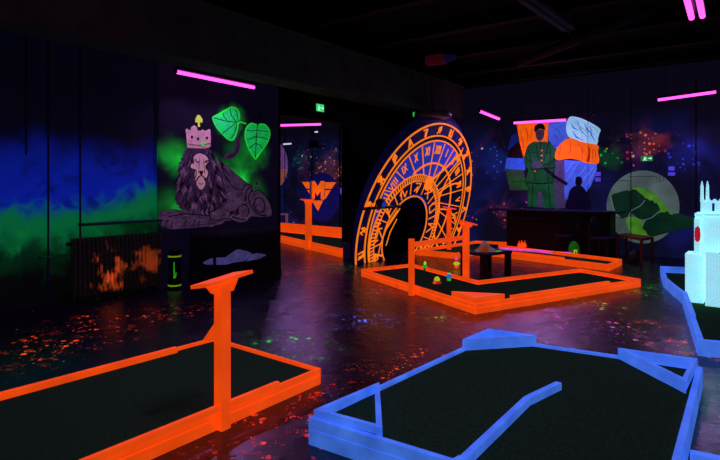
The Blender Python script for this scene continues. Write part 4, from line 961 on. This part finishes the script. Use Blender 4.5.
# little figures on the middle lane
def gnome(q, hat, face_, coat, base, label, h=.17, mushroom=False):
    t = thing('gnome_figurine' if not mushroom else 'mushroom_figurine', q, label, 'figurine', 'little glowing figurines around the middle lane'); s = h/.17
    def part(n, prof, m): bm = BM(); lathe(bm, q, [(r*s, z*s) for r, z in prof], 12); link(n, bm, m, t, True)
    if mushroom:
        part('stem', [(.025, .0), (.02, .07)], coat); part('cap', [(.055, .065), (.06, .085), (.045, .12), (.02, .14), (.002, .145)], hat)
        for sx in (-1, 1):
            bm = BM(); lathe(bm, q+Vector((sx*.05*s, -.01, 0)), [(.003, 0), (.03*s, .01*s), (.032*s, .035*s), (.015*s, .055*s), (.002, .06*s)], 10); link('side_mushroom', bm, base if sx < 0 else coat, t, True)
    else:
        part('base', [(.012, 0), (.03, .006), (.034, .03), (.02, .045)], base); part('body', [(.02, .042), (.036, .055), (.034, .085), (.02, .105)], coat)
        part('head', [(.008, .100), (.022, .108), (.023, .125), (.014, .136)], face_); part('hat', [(.028, .13), (.026, .138), (.014, .16), (.002, .175)], hat)
        for sx in (-1, 1):
            bm = BM(); tube(bm, [q+Vector((sx*.03*s, 0, .09*s)), q+Vector((sx*.048*s, -.008, .065*s))], [.01*s, .007*s], 8); link('arm', bm, coat, t, True)
gnome(G(425, 270.5, .072), YEL, YEL, GRN, DGRN, 'slim figurine with a yellow head on a green body, leftmost of the little ones', .17)
gnome(G(437, 284, .072), YEL, YEL, RED, ORANGE, 'yellow-capped mushroom figurine with orange buds, nearest of the little ones', .14, True)
gnome(G(449, 281, .072), DGRN, YEL, SKY, GRN, 'figurine with green hat and blue coat on a green foot', .18)
gnome(G(456.5, 268.5, 0), PINK, RED, YEL, ORANGE, 'figurine with a pink hat and yellow coat beside the middle lectern', .22)

# ---------------------------------------------------------------- back of the room: counter, chairs, wooden table
eC0, eC1 = BW(503, 210).dot(Ev), BW(622, 210).dot(Ev)
t = thing('counter', RP((eC0+eC1)/2, 13.4), 'long dark counter along the back wall below the flag mural', 'counter')
CM = matt('blue-black counter', (22, 24, 48), .5)
bm = BM(); rbox(bm, eC0+.4, eC1-.1, 13.15, 13.72, 0, .98); link('body', bm, BLACK, t)
bm = BM(); rbox(bm, eC0-.1, eC1+.1, 13.05, 13.8, .98, 1.02); bev(link('countertop', bm, matt('counter top edge', (30, 32, 60)), t))
bm = BM(); rbox(bm, eC0+.3, eC1-.6, 13.11, 13.148, .78, .82); link('ledge', bm, CM, t)
def chair(px, py, ang, label):
    q = G(px, py); t = thing('dark_chair', q, label, 'chair', 'dark chairs by the back counter'); a = Vector((math.cos(ang), math.sin(ang), 0)); s = Vector((-a.y, a.x, 0))
    bm = BM(); obox(bm, q+Z*.45, a*.22, s*.22, Z*.03); bev(link('seat', bm, DCHAIR, t), .02)
    for i in (-1, 1):
        for j in (-1, 1):
            bm = BM(); tube(bm, [q+a*i*.19+s*j*.19+Z*.43, q+a*i*.23+s*j*.21], .013, 8); link('leg', bm, METAL, t)
    bm = BM(); pts = [q+a*.2+s*(.22*math.cos(u))+Z*(.5+.42*math.sin(u)**.6) for u in [PI*k/14 for k in range(15)]]; tube(bm, pts, .015, 8); link('back_frame', bm, METAL, t)
    bm = BM(); prism(bm, [q+a*.2+s*(.18*math.cos(u))+Z*(.6+.27*max(0, math.sin(u))**.6) for u in [PI*k/14 for k in range(15)]], a*.025); link('backrest', bm, DCHAIR, t)
chair(603, 259, 2.2, 'dark round-backed chair right beside the wooden side table')
chair(567, 255, .6, 'dark round-backed chair in front of the counter, farther from the wooden table')
L1, F1, R1_ = G(618, 257.5), G(641.5, 263.5), G(654, 260.5); R1_ = F1+(R1_-F1)*.85; B1 = L1+(R1_-F1)*.8
t = thing('side_table', (L1+R1_)/2, 'plain wooden side table under the tree mural', 'table')
for p in (L1, F1, R1_, B1):
    bm = BM(); obox(bm, xy(p)+Z*.235, Ev*.028, D*.028, Z*.235); bev(link('leg', bm, WOOD, t), .004)
bm = BM(); ex = [xy(p) for p in (L1, F1, R1_, B1)]; cc_ = sum(ex, Vector())/4; ex = [cc_+(p-cc_)*1.08 for p in ex]; prism(bm, [p+Z*.47 for p in ex], Z*.05); bev(link('tabletop', bm, WOOD, t), .005)
q = G(635, 261); bm = BM(); lathe(bm, q, [(.05, 0), (.1, .03), (.13, .1), (.11, .18), (.06, .22), (.01, .23)], 18)
tag(link('round_pot', bm, matt('dull grey pot', (60, 62, 66)), smooth=True), 'round dull grey pot under the wooden side table', 'pot')
